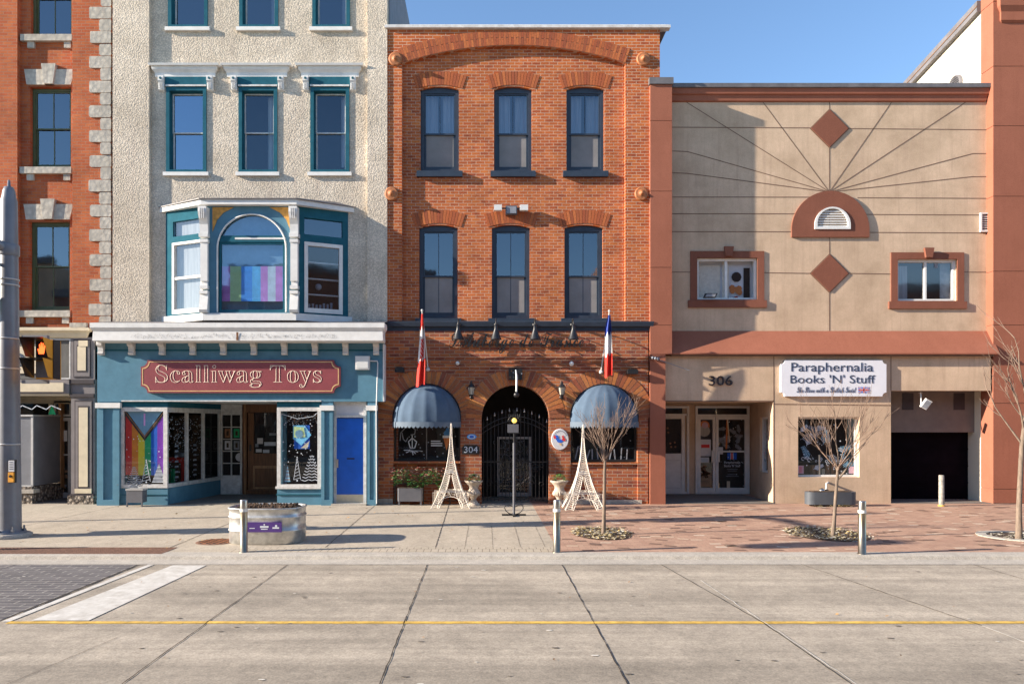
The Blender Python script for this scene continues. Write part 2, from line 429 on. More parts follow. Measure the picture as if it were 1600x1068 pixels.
    def ribbon(s, pts, wd, y, mat=None):
        """flat stroke in the plane of a facade or pane"""
        for (a, b) in zip(pts[:-1], pts[1:]):
            dx, dz = b[0] - a[0], b[1] - a[1]; L = math.hypot(dx, dz)
            if L < 1e-6: continue
            nx, nz = -dz / L * wd / 2, dx / L * wd / 2
            ex, ez = dx / L * wd * .3, dz / L * wd * .3
            s.add([(a[0] + nx - ex, y, a[1] + nz - ez), (a[0] - nx - ex, y, a[1] - nz - ez), (b[0] - nx + ex, y, b[1] - nz + ez), (b[0] + nx + ex, y, b[1] + nz + ez)], [(0, 1, 2, 3)], mat)
        return s
    def dot(s, x, z, r, y, mat=None, n=7):
        return s.add([(x + r * math.cos(6.283 * k / n), y, z + r * math.sin(6.283 * k / n)) for k in range(n)], [tuple(range(n))], mat)
    def rect(s, x0, x1, z0, z1, y, mat=None):
        return s.add([(x0, y, z0), (x1, y, z0), (x1, y, z1), (x0, y, z1)], [(0, 1, 2, 3)], mat)
    def sphere(s, c, r, mat=None, n=12, sc=(1, 1, 1)):
        prof = [(r * math.sin(math.pi * i / 8), -r * math.cos(math.pi * i / 8) * sc[2]) for i in range(9)]
        prof[0] = (r * .02, prof[0][1]); prof[-1] = (r * .02, prof[-1][1])
        return s.lathe(prof, c, mat, n, True, sc[0], sc[1])
    def text(s, body, x0, x1, z0, z1, y, mat=None, style=None, ext=.004, outline=0.0, bold=0.0):
        c = bpy.data.curves.new('t', 'FONT')
        up, lo = {'bold': (0x1D400, 0x1D41A), 'script': (0x1D4D0, 0x1D4EA)}.get(style, (65, 97))
        c.body = ''.join(chr(up + ord(h) - 65) if 'A' <= h <= 'Z' else chr(lo + ord(h) - 97) if 'a' <= h <= 'z' else h for h in body)
        c.resolution_u = 3; c.offset = bold
        if outline: c.fill_mode = 'NONE'; c.bevel_depth = outline; c.bevel_resolution = 0
        else: c.extrude = .02
        o = bpy.data.objects.new('t', c); COL.objects.link(o)
        dg = bpy.context.evaluated_depsgraph_get()
        me = bpy.data.meshes.new_from_object(o.evaluated_get(dg))
        vs = [v.co.copy() for v in me.vertices]; fs = [tuple(p.vertices) for p in me.polygons]
        bpy.data.objects.remove(o); bpy.data.curves.remove(c); bpy.data.meshes.remove(me)
        if not vs: return s
        a0 = min(v.x for v in vs); a1 = max(v.x for v in vs); b0 = min(v.y for v in vs); b1 = max(v.y for v in vs); c1 = max(abs(v.z) for v in vs) or 1
        sx = (x1 - x0) / (a1 - a0); sz = (z1 - z0) / (b1 - b0)
        return s.add([(x0 + (v.x - a0) * sx, y - (v.z / c1) * ext, z0 + (v.y - b0) * sz) for v in vs], fs, mat)
    def build(s, name, parent=None, label=None, cat=None, group=None, kind=None, loc=None):
        L = rootloc(parent) if parent is not None else Vector(loc or (0, 0, 0))
        me = bpy.data.meshes.new(name)
        me.from_pydata([tuple(p - L) for p in s.v], [], s.f)
        for k in s.mats: me.materials.append(MATS[k])
        me.polygons.foreach_set('material_index', s.m)
        me.polygons.foreach_set('use_smooth', s.s)
        me.update()
        o = bpy.data.objects.new(name, me); COL.objects.link(o)
        if parent is not None: o.parent = parent
        else: o.location = L
        tag(o, label, cat, group, kind)
        return o
def tag(o, label=None, cat=None, group=None, kind=None):
    if label: o['label'] = label
    if cat: o['category'] = cat
    if group: o['group'] = group
    if kind: o['kind'] = kind
    return o
def thing(name, loc, label, cat, group=None):
    o = bpy.data.objects.new(name, None); COL.objects.link(o); o.location = loc; o.empty_display_size = .2
    return tag(o, label, cat, group)
def dup(root, loc, label=None, group=None):
    def cp(o, par):
        c = o.copy(); COL.objects.link(c); c.parent = par
        for ch in [q for q in kids if q.parent == o]: cp(ch, c)
        return c
    kids = list(COL.objects)
    r = cp(root, None); r.location = loc
    if label: r['label'] = label
    if group: r['group'] = group
    return r
def dup_part(o, dx=0, dy=0, dz=0, label=None):
    kids = list(COL.objects)
    c = o.copy(); COL.objects.link(c); c.parent = o.parent; c.location = (o.location.x + dx, o.location.y + dy, o.location.z + dz)
    for ch in [q for q in kids if q.parent == o]:
        d = ch.copy(); COL.objects.link(d); d.parent = c
    if label: c['label'] = label
    return c
def arc_pts(x0, x1, zs, rise, n=16):
    """segmental arch from (x1, zs) over the crown to (x0, zs)"""
    c = (x1 - x0) / 2; r = (c * c + rise * rise) / (2 * rise); cx = (x0 + x1) / 2; cz = zs + rise - r; a = math.asin(min(1, c / r))
    if rise > c: a = math.pi - a
    return [(cx + r * math.sin(a - 2 * a * i / n), cz + r * math.cos(a - 2 * a * i / n)) for i in range(n + 1)]
def arch_loop(x0, x1, z0, zs, rise, n=16):
    return [(x0, z0), (x1, z0)] + arc_pts(x0, x1, zs, rise, n)
def voussoirs(mb, x0, x1, zs, rise, depth, y0, y1, n, mat, gap=.1, mortar='mortar', half_split=False):
    c = (x1 - x0) / 2; r = (c * c + rise * rise) / (2 * rise); cx = (x0 + x1) / 2; cz = zs + rise - r; a = math.asin(min(1, c / r))
    def ring(ra, rb, a0, a1, ya, yb, m):
        P = [(ra, a0), (ra, a1), (rb, a1), (rb, a0)]
        vs = [(cx + q * math.sin(t), ya, cz + q * math.cos(t)) for q, t in P] + [(cx + q * math.sin(t), yb, cz + q * math.cos(t)) for q, t in P]
        mb.add(vs, [(0, 1, 2, 3), (0, 1, 5, 4), (1, 2, 6, 5), (2, 3, 7, 6), (3, 0, 4, 7)], m)
    m = 24
    for i in range(m): ring(r, r + depth, -a + 2 * a * i / m, -a + 2 * a * (i + 1) / m, y0 + .012, y1, mortar)
    for i in range(n):
        t0 = -a + 2 * a * (i + gap / 2) / n; t1 = -a + 2 * a * (i + 1 - gap / 2) / n
        if half_split and i % 2:
            ring(r + .004, r + depth * .48, t0, t1, y0, y0 + .03, mat); ring(r + depth * .52, r + depth - .004, t0, t1, y0, y0 + .03, mat)
        else: ring(r + .004, r + depth - .004, t0, t1, y0, y0 + .03, mat)
def box_loop(x0, x1, z0, z1): return [(x0, z0), (x1, z0), (x1, z1), (x0, z1)]

# ================================================================ the ground
KY0, KY1 = 11.14, 10.86                      # back and front of the kerb
RZ = -0.06                                   # road level
def sheet(name, x0, x1, y0, y1, z, mat, kind='structure', nx=1):
    return MB(mat).add([(x0, y0, z), (x1, y0, z), (x1, y1, z), (x0, y1, z)], [(0, 1, 2, 3)]).build(name, kind=kind)
sheet('ground', -400, 400, -300, 400, -0.25, 'road_concrete')
MB('walk_concrete').box(-60, 1.13, KY0, 21.6, -.2, 0).build('sidewalk', kind='structure')
MB('pavers').box(1.13, 60, KY0, 21.6, -.2, 0).build('brick_sidewalk', kind='structure')
m = MB('kerb_concrete')
m.prism([(KY0, -.2), (KY0, .003), (KY1 + .05, .003), (KY1, -.012), (KY1 - .02, RZ + .004), (10.45, RZ + .003), (10.45, -.2)], 'x', -60, 60)
m.build('kerb', kind='structure')
MB('road_concrete').box(-60, 60, .4, 10.45, -.24, RZ).build('road', kind='structure')
m = MB('walk_concrete'); m.box(-60, 60, -6, .4, -.2, .04); m.build('near_sidewalk', kind='structure')
MB('cross_pavers').box(-60, -5.09, 7.5, 10.44, -.2, RZ + .004).build('paved_crossing', kind='structure')
# joints in the road slabs: wandering narrow dark strips
def joint(mb, pts, wd, z, mat='joint', jit=.005):
    P = []
    for (a, b) in zip(pts[:-1], pts[1:]):
        L = math.hypot(b[0] - a[0], b[1] - a[1]); n = max(2, int(L / .12))
        for i in range(n): P.append((a[0] + (b[0] - a[0]) * i / n + random.uniform(-jit, jit), a[1] + (b[1] - a[1]) * i / n + random.uniform(-jit, jit) * .3))
    P.append(pts[-1])
    for a, b in zip(P[:-1], P[1:]):
        dx, dy = b[0] - a[0], b[1] - a[1]; L = math.hypot(dx, dy) or 1
        w0 = wd * random.uniform(.6, 1.3) / 2
        nx, ny = -dy / L * w0, dx / L * w0
        mb.add([(a[0] + nx, a[1] + ny, z), (a[0] - nx, a[1] - ny, z), (b[0] - nx, b[1] - ny, z), (b[0] + nx, b[1] + ny, z)], [(0, 1, 2, 3)], mat)
m = MB('joint')
for xj in (-10.5, -6.85, -2.90, -.86, 1.10, 7.1):
    joint(m, [(xj, 10.45), (xj + .02, 5), (xj, .4)], .011, RZ + .005)
joint(m, [(2.55, 10.45), (2.86, 7.4), (2.95, .4)], .010, RZ + .005)
joint(m, [(4.6, 10.5), (4.98, 7.7), (5.05, 7.3)], .013, RZ + .005)
joint(m, [(5.05, 7.3), (5.25, .4)], .014, RZ + .005, 'asphalt_seal')
joint(m, [(2.80, 9.4), (2.885, 7.3), (2.96, 4)], .009, RZ + .0065, 'asphalt_seal', .01)
joint(m, [(-60, 10.45), (60, 10.45)], .010, RZ + .005)
joint(m, [(-5.06, 10.44), (-5.06, 7.45)], .03, RZ + .006, jit=.004)
joint(m, [(-3.55, 6.9), (-4.0, 4.5)], .006, RZ + .005)
m.build('road_joint', kind='structure')
m = MB('joint')
for xa, xb in ((-8.9, -9.1), (-2.72, -2.60), (-.92, -.82), (-5.2, -5.1), (-11.3, -11.5)):
    joint(m, [(xa, 17.6), (xb, 11.55)], .012, .004)
for xj in (-.35, .1, .55, .95): joint(m, [(xj, 14), (xj, 11.6)], .005, .004)
for yj in (14.35, ): joint(m, [(-60, yj), (1.1, yj + .1)], .007, .004)
m.build('sidewalk_joint', kind='structure')
MB('edge_pavers').box(-4.0, 1.12, KY0 + .02, 11.55, -.1, .005).build('edge_paving', kind='structure')
# painted lines, worn: laid as many short irregular pieces
m = MB('yellow_paint'); x = -4.95
while x < 60:
    L = random.uniform(.10, .35) if x < 9 else 2
    z = RZ + .005
    a, b = random.uniform(-.006, .006), random.uniform(-.006, .006)
    m.add([(x, 7.37 + a, z), (x + L, 7.37 + b, z), (x + L, 7.455 + a, z), (x, 7.455 + b, z)], [(0, 1, 2, 3)])
    x += L - .002
m.build('yellow_centre_line', kind='structure')
m = MB('road_white')
m.add([(-4.55, 10.4, RZ + .006), (-4.06, 10.4, RZ + .006), (-4.15, 7.48, RZ + .006), (-4.75, 7.48, RZ + .006)], [(0, 1, 2, 3)])
m.add([(-4.93, 10.44, RZ + .006), (-4.84, 10.44, RZ + .006), (-4.95, 7.44, RZ + .006), (-5.04, 7.44, RZ + .006)], [(0, 1, 2, 3)])
m.build('white_crossing_line', kind='structure')
# pale and dark accent bricks in the paving
mp, md = MB('paver_pale'), MB('paver_dark')
for i in range(420):
    x = random.uniform(1.2, 13.5); y = random.uniform(11.25, 17.4)
    gx = round(x / .2) * .2; gy = round(y / .1) * .1
    a = random.choice((0, 0, .5)); L = .19; W = .09
    tgt = mp if i % 2 else md
    z = .003 + .0004 * (i % 5)
    c, s_ = math.cos(-a), math.sin(-a)
    tgt.add([(gx + u * c - v * s_, gy + u * s_ + v * c, z) for u, v in ((-L / 2, -W / 2), (L / 2, -W / 2), (L / 2, W / 2), (-L / 2, W / 2))], [(0, 1, 2, 3)])
mp.build('pale_paver', kind='stuff'); md.build('dark_paver', kind='stuff')
m = MB('joint')
for i in range(150):
    x, y = random.uniform(-9, 13), random.uniform(11.6, 17.3); r_ = random.uniform(.008, .022); m.add([(x + r_ * math.cos(k), y + r_ * math.sin(k), .0046) for k in range(6)], [tuple(range(6))], 'stain')
for i in range(120):
    x, y = random.uniform(-8, 9), random.uniform(4.5, 10.3); r_ = random.uniform(.006, .018); m.add([(x + r_ * 2.2 * math.cos(k), y + r_ * math.sin(k), RZ + .0055) for k in range(6)], [tuple(range(6))], random.choice(('stain', 'stain', 'asphalt_seal')))
m.build('ground_stain', kind='stuff', label='small dark gum and oil spots on the paving', cat='stains')
# tactile strip with raised domes
def tactile(name, x0, x1, y0, y1, label):
    m = MB('rust_plate'); m.box(x0, x1, y0, y1, -.02, .006)
    y = y0 + .03
    while y < y1 - .02:
        x = x0 + .03
        while x < x1 - .02:
            m.add([(x - .017, y - .017, .0062), (x + .017, y - .017, .0062), (x + .017, y + .017, .0062), (x - .017, y + .017, .0062), (x, y, .016)], [(0, 1, 4), (1, 2, 4), (2, 3, 4), (3, 0, 4)])
            x += .062
        y += .058
    return m.build(name, kind=None, label=label, cat='tactile plate')
tactile('tactile_plate', -9.6, -4.98, 10.98, 11.55, 'long rust brown tactile strip at the kerb by the grey pole')
m = MB('rust_plate'); cx, cy = G(338, 846)
m.lathe([(.01, .010), (.30, .010), (.33, .004)], (cx, cy, 0), n=28)
for i in range(-5, 6):
    for j in range(-5, 6):
        if i * i + j * j < 26: m.box(cx + i * .055 - .016, cx + i * .055 + .016, cy + j * .055 - .016, cy + j * .055 + .016, .009, .016, 'joint' if (i + j) % 2 else 'rust_star')
m.build('manhole_cover', label='round rusty utility cover in the sidewalk left of the metal planter', cat='manhole cover')
# leaves and litter
def leaflets(mb, n, fx, size, mat):
    for i in range(n):
        x, y, z = fx(i); a = random.uniform(0, 6.28); t = random.uniform(-.5, .5); L = size * random.uniform(.6, 1.3); W = L * .55
        u = Vector((math.cos(a), math.sin(a), t * .6)) * L; v = Vector((-math.sin(a), math.cos(a), random.uniform(-.4, .4))) * W
        p = Vector((x, y, z))
        mb.add([p - u, p - v * .9, p + u, p + v * .9 + Vector((0, 0, L * .2))], [(0, 1, 2, 3)], mat)
m = MB('dry_leaf')
def fl(i):
    if i % 3: return (random.uniform(-9, 1), random.uniform(11.3, 17.4), .015)
    return (random.choice((random.gauss(-7.6, .7), random.gauss(-2.4, 1))), random.uniform(14, 17.3), .015)
leaflets(m, 85, fl, .028, 'dry_leaf')
leaflets(m, 22, lambda i: (random.uniform(-6, 8), random.uniform(4.5, 10.4), RZ + .012), .018, 'dry_leaf')
m.build('fallen_leaves', kind='stuff', label='dry brown leaves scattered over the sidewalk', cat='leaves')

# ================================================================ window builder
def sash(parent, x0, x1, z0, z1, Y, frame, ft=.06, rise=0, sill=None, glass_up='glass_blue', glass_lo='glass_blue', muntin=True, depth=.16,
         sash_mat=None, st=.04, screen=False, curtains=None, name='window', split=.5, mt=.018, muntin_lo=False, outer=.0, two_lite=False):
    """double hung window: frame > glass, curtain, insect screen, sill.  Y is the wall face, the frame sits `depth` behind it"""
    yf = Y + depth; sm = sash_mat or frame
    m = MB(frame)
    if rise:
        inner = arch_loop(x0 + ft, x1 - ft, z0 + ft, z1 - ft, rise * .7, 10)
        m.plate(arch_loop(x0 + .003, x1 - .003, z0 + .003, z1 - .003, rise, 12), [box_loop(x0 + ft, x1 - ft, z0 + ft, z1 - ft * .8)], yf, yf + .07)
    else: m.plate(box_loop(x0 + .003, x1 - .003, z0 + .003, z1 - .003), [box_loop(x0 + ft, x1 - ft, z0 + ft, z1 - ft)], yf, yf + .07)
    a0, a1, b0, b1 = x0 + ft, x1 - ft, z0 + ft, z1 - ft * (.8 if rise else 1)
    zm = b0 + (b1 - b0) * split
    m.frame(a0, a1, yf + .02, yf + .055, zm - .01, b1, st * .8, sm)          # upper sash, outside
    m.frame(a0, a1, yf + .055, yf + .085, b0, zm + st, st, sm, tb=st * 1.5)  # lower sash, inside
    xm = (a0 + a1) / 2
    if muntin: m.box(xm - mt / 2, xm + mt / 2, yf + .028, yf + .05, zm, b1, sm)
    if muntin_lo: m.box(xm - mt / 2, xm + mt / 2, yf + .06, yf + .08, b0, zm, sm)
    w = m.build(name, parent)
    g = MB(); g.rect(a0, a1, zm, b1, yf + .040, glass_up); g.rect(a0, a1, b0, zm, yf + .070, glass_lo); g.build('glass', w)
    if curtains:
        g = MB(curtains[0])
        for (u0, u1, v0, v1) in curtains[1]:
            xs = a0 + (a1 - a0) * u0; xe = a0 + (a1 - a0) * u1; n = max(4, int((xe - xs) / .03))
            za, zb = b0 + (b1 - b0) * v0, b0 + (b1 - b0) * v1
            P = [(xs + (xe - xs) * i / n, yf + .20 + .025 * math.sin(i * 1.9) + .01 * math.sin(i * .7)) for i in range(n + 1)]
            vs = [(p[0], p[1], za) for p in P] + [(p[0], p[1], zb) for p in P]
            g.add(vs, [(i, i + 1, i + n + 2, i + n + 1) for i in range(n)], None, True)
        g.build('curtain', w)
    if screen:
        g = MB('screen_grey'); g.rect(a0 + st * .6, a1 - st * .6, b0 + .02, zm, yf + .062); g.build('insect_screen', w)
    if sill:
        sm_, proj, h, ov = sill
        MB(sm_).prism([(yf + .02, z0), (Y - proj, z0 - .012), (Y - proj, z0 - h), (yf + .02, z0 - h)], 'x', x0 - ov, x1 + ov).build('sill', w)
    return w
def shell(root, x0, x1, Y, depth, h, mat, top='roof_metal', right=True, left=True, z0=0.0):
    """side walls, back and roof of a building behind its facade"""
    m = MB(mat)
    if left: m.box(x0, x0 + .25, Y, Y + depth, z0, h)
    if right: m.box(x1 - .25, x1, Y, Y + depth, z0, h)
    m.box(x0 + .25, x1 - .25, Y + depth - .25, Y + depth, z0, h)
    m.build('side_wall', root)
    MB(top).box(x0 + .26, x1 - .26, Y + .1, Y + depth - .26, h - .5, h - .35).build('flat_roof', root)

# ================================================================ red brick inn (centre)
YB, YR = 17.80, 17.91
inn = thing('brick_building', (X(805, YB), YB, 0), 'three storey orange brick building with tall arch on top and dark blue sash windows', 'building')
xl, xr = X(603, YB), X(1031, YB)
ztop = Z(46, YB); zband = Z(514, YB)
rx0, rx1 = X(628, YB), X(977, YB)
zs = Z(99, YB); rise = Z(71, YB) - zs
recess = arch_loop(rx0, rx1, zband, zs, rise, 28)
m = MB('brick_upper')
m.plate(box_loop(xl, xr, zband, ztop), [recess], YB, YR)
m.build('brick_frame', inn)
m = MB('arch_brick'); voussoirs(m, rx0, rx1, zs, rise, .37, YB - .02, YB + .03, 92, 'arch_brick', half_split=True); m.build('brick_arch', inn)
ups = [(657, 717), (772, 831), (885, 944)]; los = [(655, 715), (768.5, 828), (882, 942)]
holes = []
for (a, b), (y0, y1) in [(u, (268, 140)) for u in ups] + [(u, (497, 356)) for u in los]:
    holes.append((X(a, YR), X(b, YR), Z(y0, YR), Z(y1, YR), .075))
m = MB('brick_upper')
m.plate(box_loop(rx0 - .08, rx1 + .08, zband, ztop - .1), [arch_loop(x0, x1, z0, z1, r, 8) for x0, x1, z0, z1, r in holes], YR, YR + .28)
m.build('brick_wall', inn)
for x0, x1, z0, z1, r in holes: m = MB('arch_brick'); voussoirs(m, x0 - .09, x1 + .09, z1 + .015, r + .02, .34, YR - .012, YR + .02, 17, 'arch_brick', half_split=False); m.build('window_arch', inn)
for i, (x0, x1, z0, z1, r) in enumerate(holes):
    up = i < 3
    cur = ('curtain', [(0, .42, .5, 1), (.58, 1, .5, 1)]) if up else None
    sash(inn, x0, x1, z0, z1, YR, 'navy_paint', .085, r, ('navy_paint', .10, .15, .09), 'glass_blue', 'glass_grey', True, .07, st=.05, screen=True, curtains=cur, split=.46, muntin_lo=not up, mt=.016)
# coping, corner anchors
m = MB('aluminium'); m.molding(X(612, YB), X(1036, YB), YB + .1, [(0.02, ztop - .01), (.17, ztop + .01), (.17, ztop + .075), (.10, ztop + .12), (.0, ztop + .12)], 'old_white')
m.box(X(610, YB), X(1036, YB) + .1, YB + .1, YB + 9, ztop + .0, ztop + .1, 'roof_metal'); m.build('coping', inn)
m0 = MB('brick_upper'); m0.box(xl, xr, YB + .02, YB + .3, ztop - .30, ztop - .0); m0.build('parapet', inn)
for k, (px, py) in enumerate(((618, 93), (1005, 93), (612, 303), (1002, 303))):
    m = MB('rust_star'); m.ylathe([(.17, 0), (.17, .03), (.145, .05), (.13, .045), (.09, .06), (.05, .065), (.045, .11), (.02, .13)], (X(px, YB), YB - .002, Z(py, YB)), n=28)
    m.build('wall_anchor', inn)
# dark band over the ground floor
m = MB('navy_paint'); zb0, zb1 = Z(517, YB), Z(503, YB)
m.molding(X(603, YB), X(1013, YB), YB + .02, [(.03, zb0), (.035, zb0 + .08), (.10, zb0 + .11), (.12, zb1 - .02), (.12, zb1), (.0, zb1 + .03)])
m.build('band_course', inn)
# ground floor
m = MB('brick_lower')
AW = [(614.5, 719.5), (752.5, 858), (891.5, 996.5)]
def xx(p): return X(p, YB)
gh = []
for k, (a, b) in enumerate(AW):
    spring = 653; crown = 601
    z0 = -.02 if k == 1 else Z(721, YB)
    gh.append((xx(a), xx(b), z0, Z(spring, YB), Z(crown, YB) - Z(spring, YB)))
loops = [arch_loop(a, b, max(z0, .004) if k != 1 else .0, zs_, r, 20) for k, (a, b, z0, zs_, r) in enumerate(gh)]
xL, xR = X(590, YB), X(1013, YB)
d = loops[1]
outline = [(xL, 0), (gh[1][0], 0)] + list(reversed(d[2:])) + [(gh[1][1], 0), (xR, 0), (xR, zb0 + .02), (xL, zb0 + .02)]
# the wall under the two windows is set back: the opening runs to the ground on the left, to a ledge on the right
wl = arch_loop(gh[0][0], gh[0][1], .35, gh[0][3], gh[0][4], 20)
wr = arch_loop(gh[2][0], gh[2][1], .35, gh[2][3], gh[2][4], 20)
wl[0] = (gh[0][0], .05); wl[1] = (gh[0][1], .05); wr[0] = (gh[2][0], .05); wr[1] = (gh[2][1], .05)
m.plate(outline, [wl, wr], YB, YB + .35)
for k in (0, 2):
    a, b = gh[k][0], gh[k][1]; zt = Z(722 if k == 0 else 724, YB)
    m.box(a, b, YB + (.20 if k == 0 else .07), YB + .34, 0, zt)
m.build('ground_floor_wall', inn)
for k in range(4): m = MB('brick_lower'); zc = Z(557.5 + k * 7.2, YB); m.box(X(603, YB), xR, YB - .022, YB + .01, zc - .028, zc + .028); m.build('corbel_course', inn)
for k, (a, b, z0, zs_, r) in enumerate(gh): m = MB('arch_brick_low'); voussoirs(m, a, b, zs_, r * 1.0, .40, YB - .014 - (.007 if k == 1 else 0), YB + .03 + .003 * k, 30, 'arch_brick_low', gap=.16); m.build('brick_arch', inn)
for k in (0, 2):
    m = MB('brick_lower'); zt = Z(722 if k == 0 else 724, YB); m.box(gh[k][0] - .03, gh[k][1] + .02, YB + .01, YB + .3, zt - .02, zt + .025, 'brick_lower'); m.build('brick_sill', inn)
m = MB('limestone'); m.box(xL, gh[0][0] - .01, YB - .02, YB + .05, 0, .13); m.build('footing', inn); m = MB('limestone'); m.box(gh[2][0] - .4, gh[2][1] + .1, YB - .02, YB + .05, 0, .10); m.build('footing', inn)
# shop style windows behind the awnings
def snow(g, x0, x1, z0, z1, y, n, mat='frost', r=(.006, .016)):
    for i in range(n): g.dot(random.uniform(x0, x1), random.uniform(z0, z1), random.uniform(*r), y, mat)
for k in (0, 2):
    a, b = gh[k][0], gh[k][1]; z0 = Z(721, YB); z1 = gh[k][3] + .3; y = YB + .14
    m = MB('black_iron'); m.frame(a, b, y, y + .06, z0, z1, .05); xm = (a + b) / 2 - .02
    m.box(xm - .012, xm + .012, y, y + .05, z0, z1, 'roof_metal'); m.box(a, b, y + .1, y + .12, z1 - .05, z1 + 1.0, 'interior')
    wd = m.build('display_window', inn)
    g = MB(); g.rect(a + .05, b - .05, z0 + .05, z1, y + .03, 'glass_low'); g.build('glass', wd)
    g = MB('frost_dim'); yd = y + .024; S = YB / F
    def q(px, py): return (X(px, YB), Z(py, YB))
    if k == 0:
        snow(g, a + .1, b - .1, z0 + .08, z1 - .1, yd, 34, 'frost_dim', (.010, .024))
        g.ribbon([q(624, 688), q(625, 676), q(632, 668), q(642, 666), q(648, 671), q(647, 678), q(641, 679)], .02, yd)
        g.ribbon([q(627, 676), q(629, 686), q(633, 690), q(636, 684)], .02, yd)
        g.ribbon([q(643, 684), q(637, 690), q(640, 700), q(647, 700), q(650, 690), q(643, 684)], .022, yd, 'frost')
        g.ribbon([q(643, 680), q(643, 700)], .02, yd, 'frost')
        for t in range(9): g.ribbon([q(643, 703), q(630 + t * 3.6, 708 - abs(t - 4) * 1.2 + random.uniform(-2, 3))], .018, yd, 'frost')
        g.text('JOYEUX', *(X(672, YB), X(687, YB)), *(Z(691, YB), Z(688, YB)), yd, 'frost')  if False else None
        for zz in (689, 692.5, 696): g.ribbon([q(673, zz), q(690 if zz > 690 else 687, zz)], .024, yd, 'frost')
        # painted ice cream cone
        g.add([(*q(692, 683)[:1], yd, q(692, 683)[1]), (q(704, 683)[0], yd, q(704, 683)[1]), (q(697, 704)[0], yd, q(697, 704)[1])], [(0, 1, 2)], 'cone')
        g.rect(q(691, 0)[0], q(705, 0)[0], q(0, 684)[1], q(0, 680)[1], yd - .002, 'frost')
        g.dot(*q(698, 677), .085, yd - .001, 'swirl', 12); g.dot(*q(699, 671), .05, yd - .003, 'swirl', 10)
    else:
        snow(g, a + .1, b - .1, z0 + .08, z1 - .1, yd, 26, 'frost_dim', (.008, .018))
        for t in range(10):
            px = 900 + t * 9; g.ribbon([q(px, 718), q(px + random.uniform(-3, 5), 703 - random.uniform(0, 8))], .03, yd, 'frost_dim')
    g.build('window_painting', wd)
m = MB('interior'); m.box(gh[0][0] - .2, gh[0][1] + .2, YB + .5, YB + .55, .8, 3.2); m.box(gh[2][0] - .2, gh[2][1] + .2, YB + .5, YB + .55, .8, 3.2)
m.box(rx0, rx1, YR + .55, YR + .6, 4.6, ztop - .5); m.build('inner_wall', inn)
# arched entry: passage, inner door, iron gate
a, b, z0, zs_, r = gh[1]
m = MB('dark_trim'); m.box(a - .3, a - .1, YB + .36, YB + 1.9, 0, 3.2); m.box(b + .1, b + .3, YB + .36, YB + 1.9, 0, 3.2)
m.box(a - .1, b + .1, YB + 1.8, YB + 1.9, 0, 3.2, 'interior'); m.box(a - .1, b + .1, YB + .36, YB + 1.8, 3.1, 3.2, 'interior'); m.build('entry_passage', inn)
yd_ = YB + 1.7
m = MB('aluminium'); m.frame(X(777, yd_), X(830, yd_), yd_, yd_ + .06, .02, Z(682, yd_), .06, tb=.10); m.box(X(803, yd_) - .03, X(803, yd_) + .03, yd_, yd_ + .06, .1, Z(682, yd_) - .06)
dr = m.build('entry_door', inn)
g = MB('glass_low'); g.rect(X(779, yd_), X(828, yd_), .1, Z(684, yd_), yd_ + .03); g.build('glass', dr)
g = MB('frost_dim')
for i in range(46):
    cx_ = X(random.gauss(803, 11), yd_); cz_ = random.uniform(.25, 1.55); rr = random.uniform(.04, .12); t0 = random.uniform(0, 6)
    g.ribbon([(cx_ + rr * math.cos(t0 + t * .6), cz_ + rr * math.sin(t0 + t * .6)) for t in range(6)], .012, yd_ - .02 - .004 * (i % 4))
g.build('frosted_scrolls', dr)
m = MB('black_iron'); yg = YB + .16
n = 17
for i in range(n + 1):
    x = a + (b - a) * (i + .5) / (n + 1); t = (x - (a + b) / 2) / ((b - a) / 2); zt = Z(642, YB) - .32 * t * t
    m.box(x - .008, x + .008, yg - .008, yg + .008, .06, zt)
    m.add([(x - .02, yg, zt), (x + .02, yg, zt), (x, yg, zt + .10), (x, yg - .02, zt + .02)], [(0, 1, 2), (0, 1, 3), (0, 3, 2), (1, 3, 2)], 'aluminium' if i % 2 else None)
for dz in (0, .12): m.tube([(a + (b - a) * i / 14, yg, Z(650, YB) - .32 * ((i - 7) / 7) ** 2 - dz) for i in range(15)], .011, n=6)
m.box(a, b, yg - .012, yg + .012, .10, .13); m.box(a, b, yg - .012, yg + .012, 1.02, 1.05)
for i in range(26):
    cx_ = a + random.uniform(.15, (b - a) - .15); cz_ = random.uniform(.3, 1.2); rr = random.uniform(.05, .11)
    m.tube([(cx_ + rr * (1 - t * .07) * math.cos(t * .7), yg - .012, cz_ + rr * (1 - t * .07) * math.sin(t * .7)) for t in range(9)], .006, n=4, cap=False)
m.box((a + b) / 2 - .02, (a + b) / 2 + .02, yg - .02, yg + .02, .05, Z(640, YB)); m.build('iron_gate', inn)
shell(inn, xl, xr, YB + .36, 9, ztop, 'brick_upper')
MB('brick_lower').box(xR + .0, xr, YB + .2, YB + .5, 0, zband).build('end_wall', inn)

